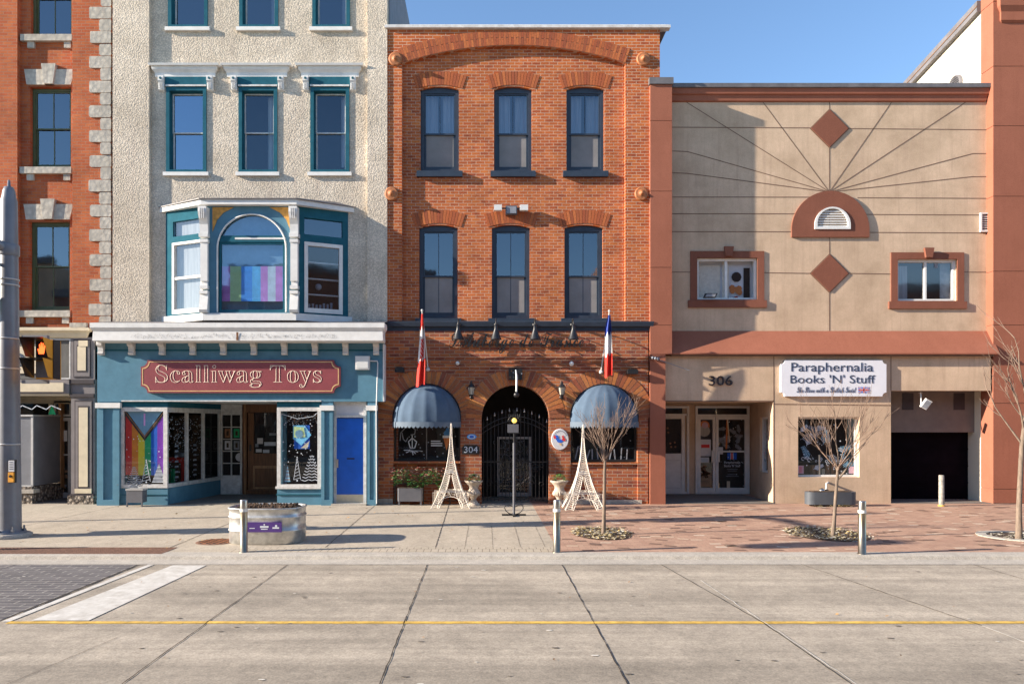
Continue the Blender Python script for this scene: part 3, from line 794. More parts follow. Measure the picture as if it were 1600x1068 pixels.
# ================================================================ stucco house with the toy shop (left of the inn)
YS, YT, YF = 17.77, 17.87, 17.50
toy = thing('stucco_building', (X(390, YS), YS, 0), 'pale pebbledash building with teal bay window above a teal shop front', 'building')
sx0, sx1 = X(176, YS), X(605, YS); ztS = Z(-170, YS); zc = Z(500, YS)
m = MB('pebble_dash')
m.box(sx0, X(233, YS), YS, YT + .02, zc - .1, ztS); m.build('corner_pier', toy); m = MB('pebble_dash'); m.box(X(574, YS), sx1, YS, YT + .02, zc - .1, ztS)
m.build('corner_pier', toy)
wins = [(260, 323), (373, 433.5), (485, 546)]
hS = []
for a, b in wins:
    hS.append((X(a, YT), X(b, YT), Z(271, YT), Z(137, YT)))
for a, b in ((263, 325), (374, 435), (488, 547)):
    hS.append((X(a, YT), X(b, YT), Z(45, YT), Z(-95, YT)))
bay = (X(259, YT), X(544, YT), Z(494, YT), Z(322, YT))
m = MB('pebble_dash'); m.plate(box_loop(sx0 + .1, sx1 - .02, zc - .1, ztS), [box_loop(*h) for h in hS] + [box_loop(bay[0] + .05, bay[1] - .05, bay[2], bay[3])], YT, YT + .30); m.build('pebbledash_wall', toy)
for i, (x0, x1, z0, z1) in enumerate(hS):
    m = MB('dark_teal'); yt = YT + .0
    m.frame(x0 + .002, x1 - .002, yt - .03, yt + .17, z0 + .002, z1 - .002, .085); fr = m.build('window_surround', toy)
    lite = 'glass_sky' if i == 0 else 'glass_bay' if i < 3 else 'glass_blue'
    cur = None if i in (0, 3) else ('curtain_white', [(.72, .95, .0, 1)]) if i == 1 else ('curtain', [(.80, 1, .1, 1)]) 
    sash(toy, x0 + .08, x1 - .08, z0 + .03, z1 - .08, YT, 'dark_teal', .03, 0, ('white_paint', .07, .10, .14), lite, lite, False, .09, sash_mat='old_white', st=.035, curtains=cur)
    # hood
    if i < 3:
        pa, pb = ((245, 335), (357, 447), (473, 559))[i]
        hx0, hx1 = X(pa, YT), X(pb, YT); zh = Z(121, YT)
        h = MB('white_paint'); zt = Z(98, YT - .16)
        h.molding(hx0, hx1, YT, [(.03, zh), (.035, zh + .10), (.09, zh + .17), (.10, zh + .24), (.145, zt - .05), (.16, zt - .0), (.0, zt + .03)])
        h.box(x0 - .02, x1 + .02, YT - .04, YT + .01, z1 + .003, zh, 'dark_teal'); h.box(x0 - .0, x1 + .0, YT - .06, YT, z1 + .01, z1 + .05, 'old_white')
        hd = h.build('window_hood', toy)
        for sx in (x0 - .10, x1 + .10):
            bk = MB('white_paint'); bx = sx - .07
            bk.prism([(YT, zh), (YT - .11, zh), (YT - .11, zh - .12), (YT - .08, zh - .17), (YT - .06, zh - .33), (YT, zh - .36)], 'x', bx, bx + .14)
            bk.ylathe([(.028, 0), (.03, .02)], (sx, YT - .108, zh - .07), 'dark_teal', 8)
            for t in (-.03, 0, .03): bk.box(sx + t - .006, sx + t + .006, YT - .09, YT - .06, zh - .31, zh - .17, 'old_white')
            bk.build('bracket', hd)
# bay window
YBY = 17.35
P = [(X(259, YT), YT), (X(322, YBY), YBY), (X(461, YBY), YBY), (X(544, YT), YT)]
zb, zt_ = Z(490, YBY), Z(322, YBY)
bayo = None
def face(i):
    a, b = Vector((*P[i], 0)), Vector((*P[i + 1], 0)); u = (b - a).normalized(); vdir = Vector((-u.y, u.x, 0))
    return Matrix(((u.x, vdir.x, 0, a.x), (u.y, vdir.y, 0, a.y), (0, 0, 1, 0), (0, 0, 0, 1))), (b - a).length
m = MB('teal')
ctr = MB
m.T, W0 = face(0)
zi = Z(486, 17.6)
def hz(py, Y=YBY): return Z(py, Y)
lw = (.14, W0 - .12)
m.plate(box_loop(0, W0, zb, zt_), [box_loop(.24, W0 - .12, zb + .05, hz(374)), box_loop(.24, W0 - .12, hz(363), hz(339))], 0, .09, 'dark_teal')
m.T, W2 = face(2)
m.plate(box_loop(0, W2, zb, zt_), [box_loop(.22, W2 - .14, zb + .05, hz(376)), box_loop(.22, W2 - .14, hz(364), hz(338))], 0, .09, 'dark_teal')
m.T, W1 = face(1)
cx0, cx1 = X(340, YBY) - P[1][0], X(447, YBY) - P[1][0]
m.plate(box_loop(0, W1, zb, zt_), [arch_loop(cx0, cx1, zb + .04, hz(386), hz(335) - hz(386), 20)], 0, .10, 'teal')
m.T = None
bw_ = m.build('bay_window', toy)
g = MB('white_paint'); g.T, _ = face(0)
g.frame(.22, W0 - .10, -.015, .08, zb + .05, hz(373), .06, tb=.11); g.box(.28, W0 - .16, .0, .05, hz(432), hz(428)); g.frame(.23, W0 - .11, .03, .07, hz(364), hz(338), .02, 'teal'); g.T = None; g.build('casement', bw_)
g = MB('white_paint'); g.T, _ = face(2); g.frame(.22, W2 - .14, -.025, .06, zb + .05, hz(376), .085, tb=.11); g.build('casement', bw_)
g = MB('white_paint'); g.T, _ = face(1)
ap = arc_pts(cx0, cx1, hz(386), hz(335) - hz(386), 26)
pts = [(cx1, zb + .04)] + ap + [(cx0, zb + .04)]
for p, q_ in zip(pts[:-1], pts[1:]):
    g.tube([(p[0], -.012, p[1]), (q_[0], -.012, q_[1])], .022, n=6)
g.box(cx0 + .02, cx1 - .02, .0, .06, hz(378), hz(368), 'dark_teal'); g.box(cx0 + .42, cx1 - .02, -.006, .01, hz(374), hz(371), 'white_paint')
g.frame(cx0 + .03, cx1 - .03, .02, .06, zb + .05, hz(378), .05, 'dark_teal')
g.build('arch_trim', bw_)
g = MB(); g.T, _ = face(0); g.rect(.25, W0 - .12, zb + .1, hz(374), .035, 'glass_grey'); g.rect(.24, W0 - .12, hz(363), hz(339), .05, 'glass_grey')
g.T, _ = face(2); g.rect(.26, W2 - .18, zb + .1, hz(376), .035, 'glass_grey'); g.rect(.2, W2 - .12, hz(365), hz(337), .06, 'glass_blue')
g.T, _ = face(1); g.plate([(p[0], p[1]) for p in [(cx0 + .01, zb + .05), (cx1 - .01, zb + .05)] + ap[1:-1]], [], .05, .054, 'glass_bay')
g.T = None; g.build('glass', bw_)
g = MB('curtain_white'); g.T, _ = face(0); g.rect(.24, W0 - .2, zb + .12, hz(378), .12); g.rect(.24, W0 - .2, hz(362), hz(338), .12)
g.T, _ = face(2)
for py in (406, 432, 457): g.box(.28, W2 - .2, .12, .25, hz(py), hz(py) + .02, 'paper')
for k in range(7): g.box(.34 + k * .09, .39 + k * .09, .14, .2, hz(478), hz(478) + random.uniform(.08, .22), 'frost_dim')
g.sphere(tuple((.60, .2, hz(443))), .08, 'frost_dim')
g.T = None; g.build('blind', bw_)
g = MB(); yf_ = .062; g.T, _ = face(1)
fx0, fx1 = cx0 + .06, cx1 - .02; zf0, zf1 = hz(470), hz(415)
cols = [('fl_mauve', .14), ('fl_lime', .17), ('fl_azure', .17), ('fl_cyan', .13), ('fl_pink', .11), ('fl_white', .12), ('fl_pink', .11), ('fl_cyan', .05)]
g.rect(cx0 - .1, cx1 + .1, zb, zt_, .16, 'bay_backing'); t = fx0  # bluish backing sheet; its colour replaces reflection in the arched pane
for c, wv in cols: g.rect(t, t + wv * (fx1 - fx0), zf0, zf1, yf_, c); t += wv * (fx1 - fx0)
g.T = None; g.build('striped_flags', bw_)
g = MB('spandrel'); g.T, _ = face(1)
for s_ in (-1, 1):
    c_ = (cx0 + cx1) / 2; hw = (cx1 - cx0) / 2 + .12
    A = [(c_ + s_ * hw, zt_ - .03), (c_ + s_ * hw * .45, zt_ - .03), (c_ + s_ * hw * .72, zt_ - .16), (c_ + s_ * hw * .88, zt_ - .33), (c_ + s_ * hw, zt_ - .62)]
    g.plate(A, [], -.012, .0, 'spandrel'); g.build('spandrel_panel', bw_); g = MB('spandrel'); g.T, _ = face(1)
for px, Yc in ((321, YBY), (461, YBY)):
    g = MB('white_paint'); xc = X(px, YBY)
    g.box(xc - .085, xc + .085, YBY - .10, YBY + .05, hz(380), hz(440)); 
    g.prism([(YBY, hz(326)), (YBY - .22, hz(326)), (YBY - .22, hz(335)), (YBY - .11, hz(352)), (YBY - .09, hz(366)), (YBY, hz(366))], 'x', xc - .10, xc + .10)
    g.box(xc - .11, xc + .11, YBY - .14, YBY + .05, hz(372), hz(366)); g.box(xc - .10, xc + .10, YBY - .12, YBY + .05, hz(380), hz(375))
    g.prism([(YBY, hz(460)), (YBY - .09, hz(460)), (YBY - .16, hz(485)), (YBY - .13, hz(489)), (YBY, hz(489))], 'x', xc - .10, xc + .10)
    g.box(xc - .10, xc + .10, YBY - .13, YBY + .05, hz(460), hz(455)); g.box(xc - .095, xc + .095, YBY - .12, YBY + .05, hz(452), hz(447)); g.box(xc - .075, xc + .075, YBY - .07, YBY + .05, hz(447), hz(440))
    for t in (-.045, 0, .045): g.box(xc + t - .012, xc + t + .012, YBY - .235, YBY - .2, hz(345), hz(329), 'old_white')
    g.build('console', bw_)
def grow(pts, d, dx=None):
    dx = d if dx is None else dx
    return [(pts[0][0] - dx, YT + .02), (pts[0][0] - dx, YT - .0), (pts[1][0] - d * .5, YBY - d), (pts[2][0] + d * .5, YBY - d), (pts[3][0] + dx, YT), (pts[3][0] + dx, YT + .02)]
m = MB('white_paint'); m.prism(grow(P, .10), 'z', Z(500, YBY - .1), zb); m.build('bay_sill', toy); m = MB('white_paint'); m.prism(grow(P, .15), 'z', zt_, zt_ + .12); m.build('bay_head', toy)
m = MB('roof_metal'); b0_ = grow(P, .19); rt = Z(310, YT); n_ = len(b0_)
vs = [(p[0], p[1], zt_ + .12) for p in b0_] + [(p[0], p[1], zt_ + .14) for p in b0_] + [(P[0][0] + .3, YT, zt_ + .26), (P[3][0] - .3, YT, zt_ + .26)]
m.add(vs, [(i, i + 1, i + 1 + n_, i + n_) for i in range(n_ - 1)] + [tuple(range(n_)), (6, 7, 8, 12), (8, 9, 13, 12), (9, 10, 11, 13)]); m.build('bay_roof', toy)
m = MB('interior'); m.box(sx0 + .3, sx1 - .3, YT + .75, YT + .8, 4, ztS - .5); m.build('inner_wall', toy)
# shop cornice
YC = 17.03
cx0_, cx1_ = X(140, YC) + YF - YC, X(600.5, YC) - YF + YC
m = MB('white_paint'); zc0, zc1 = Z(533, 17.08), Z(504, YC)
pj = YF - YC
m.molding(cx0_, cx1_, YF, [(pj - .06, zc0), (pj - .04, zc0 + .02), (pj - .05, zc0 + .24), (pj - .01, zc1 - .13), (pj, zc1 - .11), (pj, zc1), (0, zc1)]); m.box(X(150, YF), X(599, YF), YF + .001, YT, zc0, zc1)
co = m.build('cornice', toy)
g = MB('frost_dim'); yo = YF - (pj - .04) - .004
x = cx0_ + .5
while x < cx1_ - .7:
    for k in range(3):
        rr = random.uniform(.012, .03); zz = zc0 + .12 + random.uniform(-.05, .05); xx_ = x + random.uniform(0, .1); t0 = random.uniform(0, 6)
        g.ribbon([(xx_ + rr * math.cos(t0 + t), zz + rr * math.sin(t0 + t)) for t in range(4)], .006, yo, 'old_white2')
    x += .075
xm_ = X(370, YC); g.ribbon([(xm_, zc0 + .04), (xm_, zc0 + .2)], .05, yo - .002, 'wood')
g.build('painted_ornament', co)
g = MB('roof_metal'); g.add([(cx0_ - pj, YC, zc1 + .003), (cx1_ + pj, YC, zc1 + .003), (cx1_ + pj, YT, zc1 + .15), (cx0_ - pj, YT, zc1 + .15)], [(0, 1, 2, 3)]); g.build('cornice_roof', toy)
proto = None
for k in range(10):
    px = 160 + k * 47.6; xb = X(px, YF) - .0
    if proto is None:
        g = MB('old_white'); g.prism([(YF, zc0), (YF - .17, zc0), (YF - .17, zc0 - .06), (YF - .10, zc0 - .10), (YF - .09, zc0 - .22), (YF - .12, zc0 - .25), (YF - .10, zc0 - .29), (YF, zc0 - .29)], 'x', xb - .065, xb + .065)
        proto = g.build('cornice_bracket', toy); xp = xb
    else: dup_part(proto, xb - xp)
# fascia
zf = Z(627, YF)
m = MB('teal'); m.box(X(152, YF), X(600, YF), YF, YT - .01, zf, zc0); m.box(X(152, YF), X(600, YF), YF - .02, YF + .01, Z(548, YF), Z(546, YF), 'dark_teal')
m.box(X(190, YF), X(502, YF), YF - .012, YF + .01, zf, zf + .03, 'old_white'); m.box(X(598.5, YF), X(600.5, YF), YF - .03, YF + .3, zf + .0, zc0 - .02, 'white_paint')
m.build('fascia', toy)
def pil(a, b, top=640, y=YF, split=True):
    m = MB('teal'); xa, xb = X(a, y), X(b, y)
    m.box(xa, xb, y + .02, YT, 0, zf); w_ = xb - xa
    m.box(xa - .0, xa + w_ * .28, y - .02, y + .03, .12, Z(top, y)); m.box(xb - w_ * .28, xb, y - .02, y + .03, .12, Z(top, y)); m.box(xa, xb, y - .03, y + .03, 0, .14)
    m.box(xa - .03, xb + .03, y - .05, y + .05, Z(top, y), Z(top - 8, y), 'white_paint'); m.build('shop_pilaster', toy)
pil(152, 187, 637); pil(502, 520, 641); pil(574, 588, 641)
# corner glass on the left: front pane and long return pane
yw = YF + .08; YBK = 20.2
xg0, xg1 = X(187, yw), X(262, yw); zk = Z(758, yw); zg1 = zf
SHM = Matrix(((1, .134, 0, -.134 * yw), (0, 1, 0, 0), (0, 0, 1, 0), (0, 0, 0, 1)))
m = MB('teal'); m.box(xg0, xg1, yw, yw + .1, 0, zk - .06); m.T = SHM; m.box(xg1 - .1, xg1, yw + .1, YBK, 0, zk - .06); m.T = None
m.box(xg0, xg1 + .01, yw - .02, yw, Z(772, yw) - .012, Z(772, yw), 'dark_teal'); m.box(xg0, xg1 + .012, yw - .02, yw + .1, zg1 - .14, zg1, 'dark_teal'); m.T = SHM; m.box(xg1 - .1, xg1 + .012, yw, YBK, zg1 - .14, zg1, 'dark_teal'); m.build('stall_riser', toy)
m = MB('old_white'); m.frame(xg0, xg1, yw - .02, yw + .05, zk - .06, zg1 - .14, .10, tb=.09)
m.T = SHM; m.box(xg1 - .10, xg1 + .02, yw - .01, YBK, zk - .06, zk + .03); m.box(xg1 - .06, xg1 + .01, yw + .05, YBK, zg1 - .26, zg1 - .14)
for yy in (yw + .85, yw + 1.65, YBK - .1): m.box(xg1 - .06, xg1 + .01, yy, yy + .07, zk + .02, zg1 - .25)
sw = m.build('display_window', toy)
g = MB('glass_low'); g.rect(xg0 + .09, xg1 - .09, zk + .02, zg1 - .23, yw + .02); g.T = SHM; g.add([(xg1 - .02, yw + .06, zk + .03), (xg1 - .02, YBK - .05, zk + .03), (xg1 - .02, YBK - .05, zg1 - .26), (xg1 - .02, yw + .06, zg1 - .26)], [(0, 1, 2, 3)]); g.build('glass', sw)
# banner: rainbow stripes with chevron, hung behind the glass
g = MB(); yb_ = yw + .05; ax0, ax1 = xg0 + .12, xg1 - .12; zt2 = zg1 - .24; zlo = zk + .25
cxm = (ax0 + ax1) / 2; n6 = ['fl_red', 'fl_orange', 'fl_yellow', 'fl_green', 'fl_blue', 'fl_violet']
def vz(x, off): return zt2 - off - (.62 - abs(x - cxm) / ((ax1 - ax0) / 2) * .62)
for i, c in enumerate(n6):
    p, q_ = ax0 + (ax1 - ax0) * i / 6, ax0 + (ax1 - ax0) * (i + 1) / 6
    g.add([(p, yb_, zlo), (q_, yb_, zlo), (q_, yb_, vz(q_, .10)), (p, yb_, vz(p, .10))], [(0, 1, 2, 3)], c)
hw = (ax1 - ax0) / 2
def chev(off0, off1, mat, y):
    for s_ in (-1, 1):
        g.add([(cxm, y, vz(cxm, off0)), (cxm + s_ * hw, y, min(zt2, vz(cxm + s_ * hw, off0))), (cxm + s_ * hw, y, min(zt2, vz(cxm + s_ * hw, off1))), (cxm, y, vz(cxm, off1))], [(0, 1, 2, 3)], mat)
chev(.10, .03, 'fl_black', yb_ - .004); chev(.03, -.03, 'warm_dim', yb_ - .005)
g.add([(cxm, yb_ - .006, vz(cxm, -.03)), (cxm + hw * .93, yb_ - .006, zt2), (cxm - hw * .93, yb_ - .006, zt2)], [(0, 1, 2)], 'fl_sky')
g.rect(cxm - .02, cxm + .02, zt2 - .35, zt2 - .05, yb_ - .008, 'fl_pink'); g.build('rainbow_banner', sw)
def painted_tree(g, x, z, w_, h, y, style, mat='frost'):
    if style == 'zig':
        for k in range(7):
            t = k / 7; ww = w_ * (1 - t) / 2; g.ribbon([(x - ww, z + h * t), (x + ww, z + h * (t + .10))], w_ * .055, y, mat)
        g.ribbon([(x - w_ / 2, z), (x, z + h), (x + w_ / 2, z)], w_ * .06, y, mat); g.dot(x, z + h, w_ * .10, y, mat); g.rect(x - w_ * .1, x + w_ * .1, z - h * .07, z, y, mat)
    elif style == 'fir':
        for k in range(9):
            t = k / 9; ww = w_ * (1 - t * .9) / 2
            P_ = []
            for j in range(7):
                u = j / 6 * 2 - 1; P_.append((x + u * ww, z + h * t + (.0 if j % 2 else h * .05) - abs(u) * h * .03))
            g.ribbon(P_, w_ * .03, y, mat)
    else:
        g.add([(x - w_ / 2, y, z), (x + w_ / 2, y, z), (x, y, z + h)], [(0, 1, 2)], 'frost_dim')
        for k in range(5): t = k / 5; g.ribbon([(x - w_ * (1 - t) / 2, z + h * t), (x + w_ * (1 - t) / 2, z + h * t)], .012, y - .003, mat)
g = MB('frost'); yp = yw + .014
snow(g, xg0 + .15, xg1 - .15, zk + .1, zt2 - .6, yp, 26)
painted_tree(g, X(228, yw), zk + .10, .20, .52, yp, 'zig'); painted_tree(g, X(248, yw), zk + .08, .34, .46, yp, 'x'); painted_tree(g, X(209, yw), zk + .06, .36, .42, yp, 'fir')
def yz_dots(g, n, y0, y1, z0, z1, x, hang=True):
    for i in range(n):
        yy = random.uniform(y0, y1); zz = z1 - abs(random.gauss(0, (z1 - z0) * .38)); zz = max(z0, zz); rr = random.uniform(.006, .016)
        g.add([(x, yy + rr * 1.5 * math.cos(k * 1.05), zz + rr * math.sin(k * 1.05)) for k in range(6)], [tuple(range(6))], random.choice(('frost', 'frost', 'frost_dim', 'warm_dim')))
g.T = SHM; yz_dots(g, 150, yw + .1, yw + .8, zk + .1, zg1 - .35, xg1 - .03); yz_dots(g, 150, yw + .95, yw + 1.6, zk + .1, zg1 - .35, xg1 - .03)
for yy in (yw + .45, yw + 1.3):
    for k in range(7):
        zz = zk + .15 + k * .13; g.add([(xg1 - .035, yy - .09, zz), (xg1 - .035, yy + .09, zz), (xg1 - .035, yy + .07, zz + .05), (xg1 - .035, yy - .07, zz + .05)], [(0, 1, 2, 3)], 'frost_dim')
g.build('window_painting', sw)
# display behind the return pane, seen through it
g = MB('interior_warm'); g.box(xg0 + .1, xg1 - .25, yw + .4, YBK, zk - .1, zk - .05); g.box(xg0 - .1, xg0, yw + .2, YBK, 0, zg1); g.box(xg0, xg1 - .15, YBK - .05, YBK, zk - .05, zg1 - .3, 'interior_warm')
for k in range(9):
    yy = yw + .7 + k * .2; hh = random.uniform(.2, .8); g.box(xg1 - .75, xg1 - .45 + random.uniform(-.1, .1), yy, yy + .15, zk - .05, zk - .05 + hh, random.choice(('warm_dim', 'frost_dim', 'fl_red', 'fl_green', 'interior_warm')))
g.build('shop_display', sw)
# recessed entry of the toy shop
xe0, xe1 = xg1, X(433, yw)
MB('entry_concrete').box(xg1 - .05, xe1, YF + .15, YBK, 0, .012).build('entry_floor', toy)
m = MB('cream_paint'); m.box(xg0 - .2, X(600, YF), YF + .4, YBK + .3, zf + .001, zf + .08, 'old_white'); m.build('entry_ceiling', toy)
m = MB('old_white'); a_, b_ = X(345, YBK), X(379, YBK); zq = lambda p: Z(p, YBK)
m.plate(box_loop(a_, b_, .01, zf), [box_loop(X(348, YBK) + .0, X(376, YBK), zq(742), zq(648))], YBK - .05, YBK + .02)
for k in range(1, 5): zz = zq(742) + (zq(648) - zq(742)) * k / 5; m.box(X(348, YBK), X(376, YBK), YBK - .045, YBK + .01, zz - .012, zz + .012)
xm2 = (X(348, YBK) + X(376, YBK)) / 2; m.box(xm2 - .012, xm2 + .012, YBK - .047, YBK + .01, zq(742), zq(648))
m.prism([(YBK - .05, zq(749)), (YBK - .12, .02), (YBK - .05, .02)], 'x', a_ + .05, b_ - .03)
sp_ = m.build('side_light', toy)
g = MB('interior'); g.rect(a_, b_, .5, zf, YBK + .03)
cw = (X(376, YBK) - X(348, YBK)) / 2
for (i, j, c) in ((0, 3, 'warm_dim'), (1, 3, 'fl_green'), (0, 2, 'paper'), (1, 2, 'frost_dim'), (1, 1, 'paper')):
    u0 = X(348, YBK) + cw * i + .05; z0_ = zq(742) + (zq(648) - zq(742)) * j / 5 + .04
    if (i, j) == (1, 1): g.dot(u0 + .17, z0_ + .13, .12, YBK + .02, c, 14)
    else: g.rect(u0, u0 + cw - .09, z0_, z0_ + .25, YBK + .02, c); g.rect(u0 + .05, u0 + cw - .14, z0_ + .06, z0_ + .19, YBK + .018, 'interior_warm')
g.build('posters', sp_)
m = MB('wood'); a_, b_ = X(380, YBK), X(436, YBK)
m.frame(a_, b_ + .3, YBK - .06, YBK + .03, .01, zf, .12, tt=.22); m.box(a_ + .06, a_ + .09, YBK - .08, YBK, .01, zf, 'wood_pale')
m.build('door_frame', toy)
m = MB('wood'); d0, d1 = X(388, YBK), X(442, YBK)
m.plate(box_loop(d0, d1, .03, zf - .24), [box_loop(X(397, YBK), X(438, YBK), zq(708), zq(645))], YBK - .02, YBK + .03)
m.box(X(396, YBK), X(438, YBK), YBK - .035, YBK, zq(763), zq(727), 'wood_pale'); m.box(X(399, YBK), X(438, YBK), YBK - .05, YBK, zq(760), zq(731), 'wood')
sd_ = m.build('shop_door', toy)
g = MB('glass_low'); g.rect(X(397, YBK), X(438, YBK), zq(708), zq(645), YBK); g.build('glass', sd_)
g = MB('interior'); g.rect(X(390, YBK), X(445, YBK), zq(715), zq(640), YBK + .08); yy = YBK - .006
for (p0, q0, p1, q1, c) in ((402, 684, 411, 693, 'paper'), (413, 690, 431, 696, 'frost'), (399, 693, 404, 698, 'frost_dim'), (400, 701, 409, 706, 'paper'), (411, 702, 421, 707, 'frost'), (421, 676, 432, 680, 'frost_dim')):
    g.rect(X(p0, YBK), X(p1, YBK), zq(q1), zq(q0), yy, c)
g.build('door_stickers', sd_)
m = MB('black_iron'); m.box(X(390.5, YBK), X(393, YBK), YBK - .06, YBK, zq(704), zq(694)); m.build('door_handle', sd_)
# right display window
a_, b_ = X(433, yw), X(502, yw)
m = MB('teal'); m.box(a_, b_, yw, yw + .1, 0, zk - .06); m.box(a_, a_ + .1, yw + .1, YBK - .08, 0, zf); m.box(a_ - .02, b_, yw - .03, yw, Z(772, yw) - .012, Z(772, yw) + .01, 'dark_teal'); m.box(a_, b_, yw - .02, yw + .1, zf - .14, zf, 'dark_teal'); m.build('stall_riser', toy)
m = MB('old_white'); m.frame(a_, b_, yw - .02, yw + .05, zk - .07, zf - .14, .09, tb=.10); m.box(a_ - .03, b_, yw - .05, yw, zk - .08, zk - .02)
dw = m.build('display_window', toy)
g = MB('glass_low'); g.rect(a_ + .08, b_ - .08, zk + .02, zf - .22, yw + .02); g.build('glass', dw)
g = MB('frost'); snow(g, a_ + .12, b_ - .1, zk + .5, zf - .35, yp, 44); 
for i in range(170): g.dot(random.uniform(a_ + .1, b_ - .1), zf - .26 - abs(random.gauss(0, .28)), random.uniform(.004, .009), yp, random.choice(('frost', 'warm_dim', 'frost_dim')), 5)
painted_tree(g, X(464, yw), zk + .14, .17, .55, yp, 'zig'); painted_tree(g, X(487, yw), zk + .12, .50, .66, yp - .002, 'fir'); painted_tree(g, X(449, yw), zk + .10, .13, .42, yp, 'x', 'fl_cyan')
g.ribbon([(a_ + .1, zf - .3), (a_ + .5, zf - .42), (b_ - .2, zf - .36), (b_ - .1, zf - .27)], .012, yp)
g.build('window_painting', dw)
g = MB(); xa, xb = X(457, yw), X(483, yw); z1_, z0_ = Z(664, yw), Z(701, yw); yy = yw + .06
g.rect(xa + .02, xb, z0_, z1_, yy, 'fl_blue'); g.add([(xa, yy - .01, z1_), (xa, yy - .01, z0_ + .25), ((xa + xb) / 2, yy - .01, z0_ + .08), (xb + .04, yy - .01, (z0_ + z1_) / 2 + .05), (xb - .12, yy - .01, z1_)], [(0, 1, 2, 3, 4)], 'fl_cyan')
g.add([(xa + .02, yy - .02, z1_ - .03), (xa + .02, yy - .02, z0_ + .28), (xb - .10, yy - .02, (z0_ + z1_) / 2), (xb - .14, yy - .02, z1_ - .05)], [(0, 1, 2, 3)], 'fl_lime')
g.dot((xa + xb) / 2 - .05, (z0_ + z1_) / 2 + .08, .10, yy - .024, 'fl_sky', 14); g.add([(xb - .05, yy - .02, z0_ + .02), (xb, yy - .02, z0_ + .2), (xb - .22, yy - .02, z0_ + .02)], [(0, 1, 2)], 'cream_paint')
g.build('hanging_poster', dw)
g = MB('interior'); g.box(a_ + .1, b_, yw + .5, yw + .55, 0, zf); g.build('display_back', dw)
# blue side door
yd2 = YF + .14; a_, b_ = X(520, yd2), X(574, yd2)
m = MB('old_white'); m.frame(a_ + .02, b_ - .02, yd2 - .03, yd2 + .1, 0.02, zf, .075, tb=.03); m.box(a_ + .09, b_ - .09, yd2 - .0, yd2 + .05, Z(652, yd2), zf - .07, 'paper'); m.box(a_ + .05, b_ - .05, yd2 - .04, yd2 + .08, Z(652, yd2), Z(648, yd2))
m.box(a_, b_, YF - .06, yd2 + .1, 0, .045, 'kerb_concrete'); m.build('door_frame', toy)
m = MB('blue_door'); m.box(X(524.5, yd2), X(572, yd2), yd2, yd2 + .05, .05, Z(653, yd2)); bd = m.build('blue_door', toy)
g = MB('brass_steel'); g.box(X(524.5, yd2), X(572, yd2), yd2 - .004, yd2, .05, Z(772, yd2), 'cream_paint'); g.build('kick_plate', bd)
g = MB('steel'); g.box(X(526, yd2), X(529, yd2), yd2 - .05, yd2, Z(730, yd2), Z(717, yd2)); g.build('door_handle', bd)
g = MB('black_iron'); g.box(X(542, yd2), X(554, yd2), yd2 - .006, yd2, Z(717, yd2), Z(715, yd2)); g.build('mail_slot', bd)
m = MB('pebble_dash'); m.box(sx0, sx0 + .25, YT + .3, 24.3, 0, ztS); m.box(sx1 - .25, sx1, YT + .3, 24.3, 0, ztS - .4, 'roof_metal'); m.box(sx0 + .25, sx1 - .25, 24.05, 24.3, 0, ztS - .4); m.build('side_wall', toy)  # right wall in dark roof metal: the shade on that side is painted in
MB('roof_metal').box(sx0 + .26, sx1 - .26, YT + .31, 24.0, ztS - .6, ztS - .5).build('flat_roof', toy)
MB('interior').box(X(187, YF), X(600, YF), YBK + .1, YBK + .2, 0, zf).build('back_wall', toy)

# ================================================================ tan stucco shop building (right)
YP, YW, YG, YE = 17.72, 18.15, 17.92, 20.2
tan = thing('stucco_shop_building', (X(1300, YW), YW, 0), 'two storey tan stucco building with sunburst grooves and brown trim over a book shop', 'building')
tx0, tx1 = X(1050, YP), X(1552, YG); ztp = Z(135, YW)
def W(px, py): return (X(px, YW), Z(py, YW))
wA = (X(1089, YW), X(1183, YW), Z(468, YW), Z(403, YW)); wB = (X(1402, YW), X(1495, YW), Z(470, YW), Z(405, YW))
m = MB('smooth_stucco'); m.plate(box_loop(tx0 - .3, tx1 + .3, Z(553, YW), ztp), [box_loop(*wA), box_loop(*wB)], YW, YW + .35); m.build('stucco_wall', tan)
g = MB('groove'); yv = YW - .004
def gr(a, b): g.ribbon([W(*a), W(*b)], .020, yv)
O = (1296, 300)
for e in ((1068, 157), (1190, 157), (1395, 157), (1513, 157)): gr(O, e)
gr((1296, 157), (1296, 553))
for (p, q_) in (((1074, 237), (1048, 236)), ((1074, 271), (1048, 270)), ((1520, 240), (1556, 240)), ((1520, 276), (1556, 276))): gr(O, p); gr(p, q_)
gr((1048, 199), (1267, 200)); gr((1326, 201), (1556, 203))
for y in (308, 334, 362): gr((1048, y), (1258 if y > 320 else 1270, y)); gr((1340, y + 1), (1556, y + 2))
gr((1048, 425), (1078, 425)); gr((1192, 426), (1267, 427)); gr((1327, 427), (1392, 428)); gr((1506, 425), (1556, 425))
g.build('groove_lines', tan)
def dia(px, py):
    d = MB('brown_trim'); c_ = W(px, py); rr = .47; d.plate([(c_[0] - rr, c_[1]), (c_[0], c_[1] - rr), (c_[0] + rr, c_[1]), (c_[0], c_[1] + rr)], [], YW - .025, YW + .02)
    e = .505; d.plate([(c_[0] - e, c_[1]), (c_[0], c_[1] - e), (c_[0] + e, c_[1]), (c_[0], c_[1] + e)], [], YW - .008, YW + .02, 'groove'); return d.build('diamond_panel', tan)
dia(1296, 201); dia(1296, 427)
m = MB('brown_trim'); ax0, ax1 = X(1236, YW), X(1357, YW); zA = Z(371, YW); zB = Z(356, YW)
